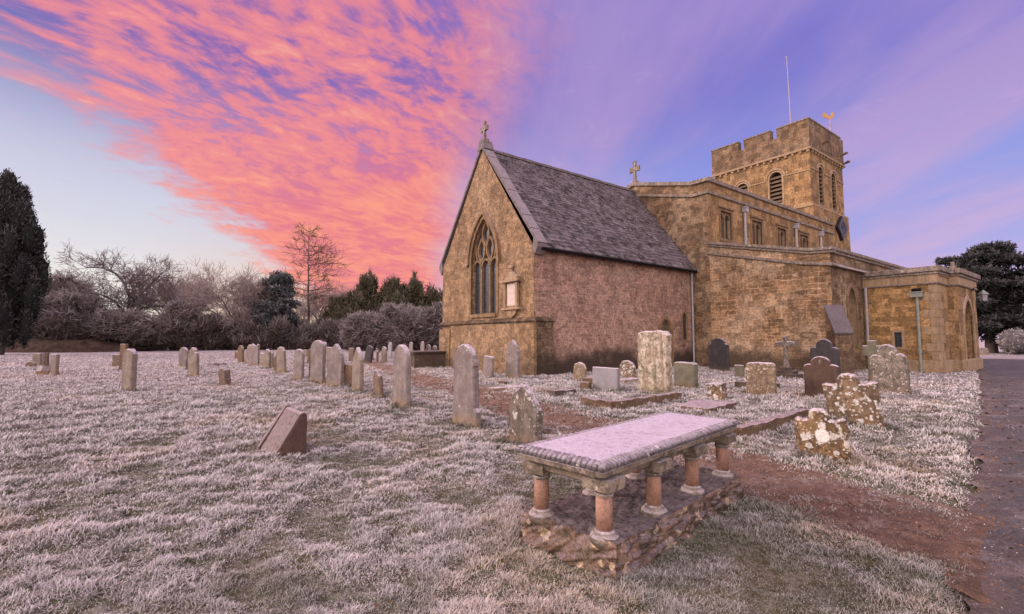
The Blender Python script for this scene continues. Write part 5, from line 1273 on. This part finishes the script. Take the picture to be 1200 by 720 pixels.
# dark spreading evergreen beyond the porch
t = empty('dark_evergreen', (51.6, 50.2, 0), 0, 'large dark spreading evergreen tree beyond the porch on the right', 'tree')
bl = []
for k in range(80):
    a = rs.uniform(0, 2 * math.pi); zz = rs.uniform(2.2, 11.4); R0 = 6.3 * math.sin(min(1, (12.2 - zz) / 7.5) * math.pi / 2) ** .8 * (.72 + .28 * min(1, (zz - 1.2) / 3)); q = rs.uniform(.15, 1.0) ** .6
    bl.append((math.cos(a) * R0 * q, math.sin(a) * R0 * q, zz + .5 * (1 - q), rs.uniform(1.1, 1.9), rs.uniform(1.1, 1.9), rs.uniform(.35, .65)))
bl += [(0, 0, 5.6, 3.6, 3.6, 4.3)]
leaf_cloud('crown', bl, 330, .42, .30, LF['cedar'], t, 6, up=.15, fr_top=.75, core=.75, zmin=1.0); trunk_mesh(t, 6, .55, 3)
# conifer with frosted boughs
t = empty('conifer_tree', (-33.4, 66.0, 0), 0, 'dark conifer with frosted drooping boughs left of the tall thin tree', 'tree')
bl = [(0, 0, 5.4, 1.7, 1.7, 5.2)]
for k in range(46):
    a = rs.uniform(0, 2 * math.pi); zz = rs.uniform(1.5, 10.9); R0 = 2.7 * (1 - max(0, zz - 6) / 8.5); bl.append((math.cos(a) * R0 * .8, math.sin(a) * R0 * .8, zz, rs.uniform(.7, 1.15), rs.uniform(.7, 1.15), rs.uniform(.4, .8)))
leaf_cloud('crown', bl, 300, .42, .30, LF['conif'], t, 9, up=-.1, fr_top=.9, core=.75); trunk_mesh(t, 7, .35, 4)
# green plumes
for i, (x, y, h, w, lab) in enumerate((
        (-26.3, 71.5, 8.2, 3.2, 'low olive evergreen at the left end of the feathery clump'), (-23.6, 70.8, 9.8, 3.0, 'olive evergreen in the feathery clump, half in front of the first tall plume'),
        (-21.4, 69.5, 11.9, 2.8, 'first tall plumed evergreen right of the thin tall tree'), (-19.0, 70.5, 9.4, 3.0, 'lower bushy evergreen filling the dip between the tall plumes'),
        (-17.0, 68.5, 10.8, 2.8, 'olive evergreen with drooping feathery tip above the frosted shrub'), (-14.6, 68.5, 11.7, 2.8, 'tall twin tipped olive evergreen behind the frosted shrub'),
        (-12.6, 69.5, 9.6, 2.6, 'short feathery evergreen between the twin tipped one and the church'), (-10.2, 69.0, 9.0, 2.8, 'feathery evergreen nearest the church gable'))):
    t = empty('feathery_evergreen', (x, y, 0), 0, lab, 'tree', 'feathery evergreens behind the frosted shrub')
    bl = [(0, 0, h * .40, w * .7, w * .7, h * .36)]
    for k in range(44):
        a = rs.uniform(0, 2 * math.pi); q = rs.uniform(.2, 1); zz = rs.uniform(1.5, h * .86); R0 = w * (1.12 - .62 * zz / h)
        bl.append((math.cos(a) * R0 * q, math.sin(a) * R0 * q, zz, rs.uniform(.4, .75), rs.uniform(.4, .75), rs.uniform(.7, 1.7)))
    bl.append((.1, 0, h * .90, .35, .35, h * .11))
    leaf_cloud('crown', bl, 230, .62, .15, LF['green'], t, 20 + i, up=.75, fr_top=.8, core=.7); trunk_mesh(t, h * .5, .2, i)
# frosted shrubs: rounded masses of fine twigs
SH = [(-13.6, 57.5, 4.6, 6.3, 'big rounded frosted shrub, the nearest mass left of the church'), (-9.2, 58.2, 3.6, 6.2, 'dense frosted shrub touching the church corner'), (-18.5, 58.5, 3.2, 4.6, 'low frosted shrub at the left foot of the big rounded one')]
BG = 'frosted shrubs along the boundary'
for i, (x, y, r, h, lab) in enumerate(SH):
    bl = [(0, 0, h * .42, r * .8, r * .8, h * .42)]
    for k in range(16):
        a = rs.uniform(0, 2 * math.pi); q = rs.uniform(.3, .95); zz = rs.uniform(.8, h * .78); R0 = r * math.sqrt(max(.1, 1 - (zz / h) ** 2)) * .85
        bl.append((math.cos(a) * R0 * q, math.sin(a) * R0 * q, zz, rs.uniform(1., 1.7), rs.uniform(1., 1.7), rs.uniform(.8, 1.4)))
    o = leaf_cloud('frosted_shrub', bl, 420, .62, .085, LF['bush'], None, 40 + i, up=.25, droop=.15, core=.72, shell=(.66, 1.16)); o.location = (x, y, 0); tag(o, lab, 'shrub', BG)
# frosted bush masses on the left, lifted over a dark hedge
for i, (x, y, r, z0, h, lab) in enumerate(((-54.0, 56.5, 5.4, 1.5, 7.0, 'large mauve frosted bush next to the columnar yew'), (-48.2, 57.5, 4.2, 1.5, 4.9, 'mauve frosted bush under the arching bare tree'), (-43.2, 60.5, 2.2, 1.2, 6.6, 'narrow conical mauve bush in front of the rounded bare trees'), (-58.6, 61.0, 3.4, 3.0, 10.4, 'dark bush rising just behind the columnar yew'))):
    bl = [(0, 0, z0 + (h - z0) * .5, r * .78, r * .78, (h - z0) * .5)]
    for k in range(22):
        a = rs.uniform(0, 2 * math.pi); q = rs.uniform(.3, .95); zz = rs.uniform(z0 + .3, h * .86); R0 = r * math.sqrt(max(.08, 1 - ((zz - z0) / (h - z0)) ** (2 if i != 2 else .8))) * .9
        bl.append((math.cos(a) * R0 * q, math.sin(a) * R0 * q, zz, rs.uniform(.9, 1.6), rs.uniform(.9, 1.6), rs.uniform(.7, 1.2)))
    o = leaf_cloud('frosted_bush', bl, 330, .66, .085, LF['bush'], None, 60 + i, up=.25, droop=.1, core=.70, shell=(.66, 1.15)); o.location = (x, y, 0); tag(o, lab, 'bush', BG)
# brush along the boundary: browns below, frosted tops
BR = []
def brush_spot(px, d): 
    a = math.atan((px - 600) / 545.); return d * math.sin(a), d * math.cos(a)
bs = [(175, 76), (205, 77), (235, 76), (262, 77), (290, 76), (318, 74), (345, 74), (372, 75), (396, 74), (150, 77), (415, 76)]
for i, (px, d) in enumerate(bs):
    x, y = brush_spot(px, d); h = rs.uniform(3.6, 4.8); r = rs.uniform(2.6, 3.4)
    bl = [(0, 0, h * .40, r * .8, r * .8, h * .42)]
    for k in range(14):
        a = rs.uniform(0, 2 * math.pi); q = rs.uniform(.3, 1.0); zz = rs.uniform(.8, h * .85)
        bl.append((math.cos(a) * r * q, math.sin(a) * r * q, zz, rs.uniform(.8, 1.4), rs.uniform(.8, 1.4), rs.uniform(.8, 1.3)))
    o = leaf_cloud('brush_thicket', bl, 330, .75, .07, LF['brush'], None, 80 + i, up=.9, core=.68, shell=(.66, 1.2)); o.location = (x, y, 0)
    tag(o, 'brown thicket of frost tipped brush in the band along the far boundary', 'thicket', 'thickets of brush along the boundary')
# dark evergreen hedge, low earth bank
def hedge_row(name, pts, h, w, mat, label, seed, z0=0.):
    bl = []; P = resample([(a, b, 0) for a, b in pts], 1.6); c0 = P[0]
    for p in P: bl.append((p[0] - c0[0] + rs.gauss(0, .2), p[1] - c0[1], z0 + h * .5, 1.3, w, h * .55 * rs.uniform(.9, 1.1)))
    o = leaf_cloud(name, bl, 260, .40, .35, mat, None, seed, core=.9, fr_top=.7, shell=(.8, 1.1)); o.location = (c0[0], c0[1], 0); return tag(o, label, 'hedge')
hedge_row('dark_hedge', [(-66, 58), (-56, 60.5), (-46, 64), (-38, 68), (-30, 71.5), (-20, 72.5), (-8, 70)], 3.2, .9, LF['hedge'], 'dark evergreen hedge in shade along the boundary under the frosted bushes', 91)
mb = MB(); P = resample([(-70, 50, 0), (-58, 51.5, 0), (-50, 53.8, 0), (-46, 56.5, 0)], .6)
vs = []; fs = []
for i, p in enumerate(P):
    k = 1.0 + .35 * float(fbm(np.array(i * .11), np.array(3.), 3, 5)); e = min(1, (len(P) - i) / 8, 1)
    for dy, z in ((-1.6, -.15), (-.9, .55), (-.3, 1.05), (.6, 1.3), (2.4, 1.2), (3., -.2)): vs.append((p[0] + dy * .35 + (float(vn(np.array(i * .7), np.array(dy * 3))) - .5) * .5, p[1] + dy, z * k * e))
fs = [(i * 6 + j, i * 6 + j + 1, (i + 1) * 6 + j + 1, (i + 1) * 6 + j) for i in range(len(P) - 1) for j in range(5)]
mb.add(vs, fs)
BM = NT('bare_earth_bank'); _p = BM.pos(); BM.bump(BM.noise(_p, 5, 5, .7), .8, .1)
BM.fin(BM.mix(BM.ramp(BM.noise(_p, 1.2, 5, .7), .35, .65), (.05, .032, .026), (.10, .065, .052)), .95, .1)
o = mb.build('earth_bank', BM.mat, smooth=True); tag(o, kind='structure')
# boundary wall and frosted hedge beyond the drive
w0 = Vector((46.5, 41.5, 0)); wd_ = (Vector((64, 52, 0)) - w0); wl = wd_.length; wa = math.atan2(wd_.y, wd_.x)
mb = MB(); mb.box(0, wl, -.25, .25, -.3, .95)
for k in range(int(wl / .6)): mb.box(k * .6, k * .6 + .58, -.30, .30, .951, 1.06 + .03 * (k % 3))
o = mb.build('boundary_wall', M['navee']); o.location = w0; o.rotation_euler.z = wa; tag(o, 'low brown stone boundary wall beyond the end of the drive', 'wall')
LF['fh'] = leaf_mat('white_frosted_leaf', (.13, .115, .115), (.24, .21, .21), (.55, .50, .53), .6)
q0 = w0 + Vector((-wd_.y, wd_.x, 0)).normalized() * 2.2
bl = [(k * 1.2, rs.gauss(0, .15), 1.2, 1.1, 1.0, 1.25 + rs.uniform(-.12, .12)) for k in range(3, int(wl / 1.2))]
o = leaf_cloud('frosted_hedge', bl, 420, .22, .5, LF['fh'], None, 95, core=.9, shell=(.86, 1.06)); o.location = q0; o.rotation_euler.z = wa; tag(o, 'white frosted clipped hedge behind the low brown wall on the right', 'hedge')

grass()
litter()

# ================================================================== SKY, SUN, CAMERA
SUN_AZ, SUN_EL = R(-78), R(23)
w = bpy.data.worlds.new('World'); sc.world = w; w.use_nodes = True
T = w.node_tree; T.nodes.clear()
class WN(NT):
    def __init__(s): s.t = T
k_ = WN()
out = T.nodes.new('ShaderNodeOutputWorld')
D = k_.n('TexCoord').outputs['Generated']
sx_ = k_.n('SeparateXYZ', Vector=D); X_, Y_, Z_ = sx_.outputs
zc = k_.math('MAXIMUM', Z_, 0.0)
den = k_.math('ADD', zc, .12)
px_ = k_.math('DIVIDE', X_, den); py_ = k_.math('DIVIDE', Y_, den)
def lin(r, g, b): return tuple(((c / 255 + .055) / 1.055) ** 2.4 if c > 10 else c / 255 / 12.92 for c in (r, g, b))
pl = k_.n('CombineXYZ', X=px_, Y=py_, Z=0.).outputs[0]
def warp(v, amt, scale):
    n_ = k_.n('TexNoise', Vector=v, Scale=scale, Detail=3.).outputs['Color']
    a = k_.t.nodes.new('ShaderNodeVectorMath'); a.operation = 'MULTIPLY_ADD'; k_.set(a.inputs[0], n_); a.inputs[1].default_value = (amt, amt, 0); k_.set(a.inputs[2], v); return a.outputs[0]
# clear sky: left (towards the dawn) and right halves, low to high
azf = k_.ramp(X_, -.62, .45)
lo = k_.mix(azf, lin(250, 243, 228), lin(206, 186, 226)); lo = k_.mix(k_.math('MULTIPLY', k_.ramp(X_, -.66, -.50), k_.ramp(X_, -.28, -.42)), lo, lin(255, 222, 192))
mid = k_.mix(azf, lin(208, 209, 227), lin(148, 160, 232)); hi = k_.mix(azf, lin(70, 84, 176), lin(126, 120, 206))
base = k_.mix(k_.ramp(Z_, .0, .26), lo, mid); base = k_.mix(k_.ramp(Z_, .22, .50), base, hi)
# soft lilac veils
vrot = k_.t.nodes.new('ShaderNodeMapping'); k_.set(vrot.inputs[0], pl); vrot.inputs[2].default_value = (0, 0, R(18)); vrot.inputs[3].default_value = (1.3, .42, 1)
vw = warp(vrot.outputs[0], .5, 1.2)
veil = k_.ramp(k_.noise(vw, 1.15, 5, .55), .34, .60)
base = k_.mix(k_.math('MULTIPLY', veil, k_.ramp(X_, -.35, .1, .06, .78)), base, k_.mix(k_.ramp(Z_, .1, .5), lin(206, 176, 216), lin(178, 150, 208)))
fl = k_.math('MULTIPLY', k_.ramp(k_.noise(warp(pl, .25, 3), 7, 4, .6), .56, .72), k_.ramp(veil, .1, .8))
base = k_.mix(k_.math('MULTIPLY', fl, .16), base, lin(214, 178, 226))
# the great red fan of cloud, a band that runs away over the trees
s_ = k_.math('ADD', px_, k_.math('MULTIPLY', py_, .21))
wv = warp(pl, .55, .9)
st = k_.t.nodes.new('ShaderNodeMapping'); k_.set(st.inputs[0], wv); st.inputs[2].default_value = (0, 0, R(-16)); st.inputs[3].default_value = (1.75, .80, 1)
dst = k_.vscale(D, (1., 1., 1.7)); nA = k_.math('ADD', k_.math('MULTIPLY', k_.noise(k_.vscale(st.outputs[0], (1., 1.5, 1.)), 2.0, 7, .60), .66), k_.math('MULTIPLY', k_.noise(k_.vscale(st.outputs[0], (1., 2.4, 1.)), 4.2, 6, .62, .3), .34)); nB = k_.noise(k_.vscale(st.outputs[0], (1., 2.1, 1.)), 9., 5, .62, .4); nC = k_.noise(pl, .8, 4, .6)
e1 = k_.ramp(k_.math('ADD', s_, k_.math('MULTIPLY', k_.math('SUBTRACT', nA, .5), 1.5)), -1.24, -.86)
e2 = k_.ramp(k_.math('ADD', s_, k_.math('MULTIPLY', k_.math('SUBTRACT', nC, .5), .55)), -.02, .50, 1., 0.)
near = k_.ramp(py_, -2.5, -.2)
fan = k_.math('MULTIPLY', k_.math('MULTIPLY', e1, e2), k_.math('MAXIMUM', near, .35))
dens_ = k_.math('ADD', k_.math('MULTIPLY', nA, .7), k_.math('MULTIPLY', nB, .3))
lowf = k_.ramp(py_, 1.2, 2.6)
cov = k_.ramp(k_.math('ADD', dens_, k_.math('MULTIPLY', lowf, .20)), .375, .565)
cfan = k_.mix(k_.ramp(dens_, .40, .53), lin(172, 108, 176), lin(240, 138, 146))
cfan = k_.mix(k_.math('MULTIPLY', k_.ramp(dens_, .53, .63), .8), cfan, lin(255, 176, 150))
cfan = k_.mix(k_.math('MULTIPLY', lowf, .85), cfan, k_.mix(k_.ramp(dens_, .42, .6), lin(240, 122, 124), lin(255, 152, 122)))
sky = k_.mix(k_.math('MULTIPLY', fan, k_.math('ADD', k_.math('MULTIPLY', cov, .58), .38)), base, cfan)
# the half of the sky behind the photographer: unseen, made paler and brighter to light the ground
bk = k_.ramp(Y_, .15, -.45)
sky = k_.mix(k_.math('MULTIPLY', bk, .9), sky, k_.mix(k_.ramp(Z_, .0, .6), lin(255, 234, 220), lin(246, 232, 232)))
bg = T.nodes.new('ShaderNodeBackground'); k_.set(bg.inputs[0], sky); k_.set(bg.inputs[1], k_.math('ADD', .97, k_.math('MULTIPLY', bk, k_.ramp(X_, -.7, .7, 2.4, 1.0))))
ns = T.nodes.new('ShaderNodeTexSky'); ns.sky_type = 'NISHITA'; ns.sun_disc = False; ns.sun_elevation = SUN_EL; ns.sun_rotation = SUN_AZ
bg2 = T.nodes.new('ShaderNodeBackground'); T.links.new(ns.outputs[0], bg2.inputs[0]); bg2.inputs[1].default_value = .006
ad = T.nodes.new('ShaderNodeAddShader'); T.links.new(bg.outputs[0], ad.inputs[0]); T.links.new(bg2.outputs[0], ad.inputs[1]); T.links.new(ad.outputs[0], out.inputs[0])

sl = bpy.data.lights.new('dawn_sun', 'SUN'); sl.energy = 3.2; sl.angle = R(18); sl.color = (1., .80, .70)
so = bpy.data.objects.new('dawn_sun', sl); COL.objects.link(so)
sd = Vector((math.sin(SUN_AZ) * math.cos(SUN_EL), math.cos(SUN_AZ) * math.cos(SUN_EL), math.sin(SUN_EL)))
so.rotation_euler = sd.to_track_quat('Z', 'Y').to_euler()

cd = bpy.data.cameras.new('camera'); co_ = bpy.data.objects.new('camera', cd); COL.objects.link(co_); sc.camera = co_
cd.sensor_width = 36; cd.lens = 36 * 545 / 1200.; cd.clip_end = 3000; cd.clip_start = .05
co_.location = (0, 0, 1.55); co_.rotation_euler = (R(90 + 3.884), 0, 0)
vs_ = sc.view_settings; vs_.view_transform = 'Standard'; vs_.look = 'None'; vs_.gamma = 1; vs_.exposure = 0.; vs_.use_curve_mapping = False
sc.cycles.max_bounces = 5; sc.cycles.diffuse_bounces = 3; sc.cycles.use_denoising = True
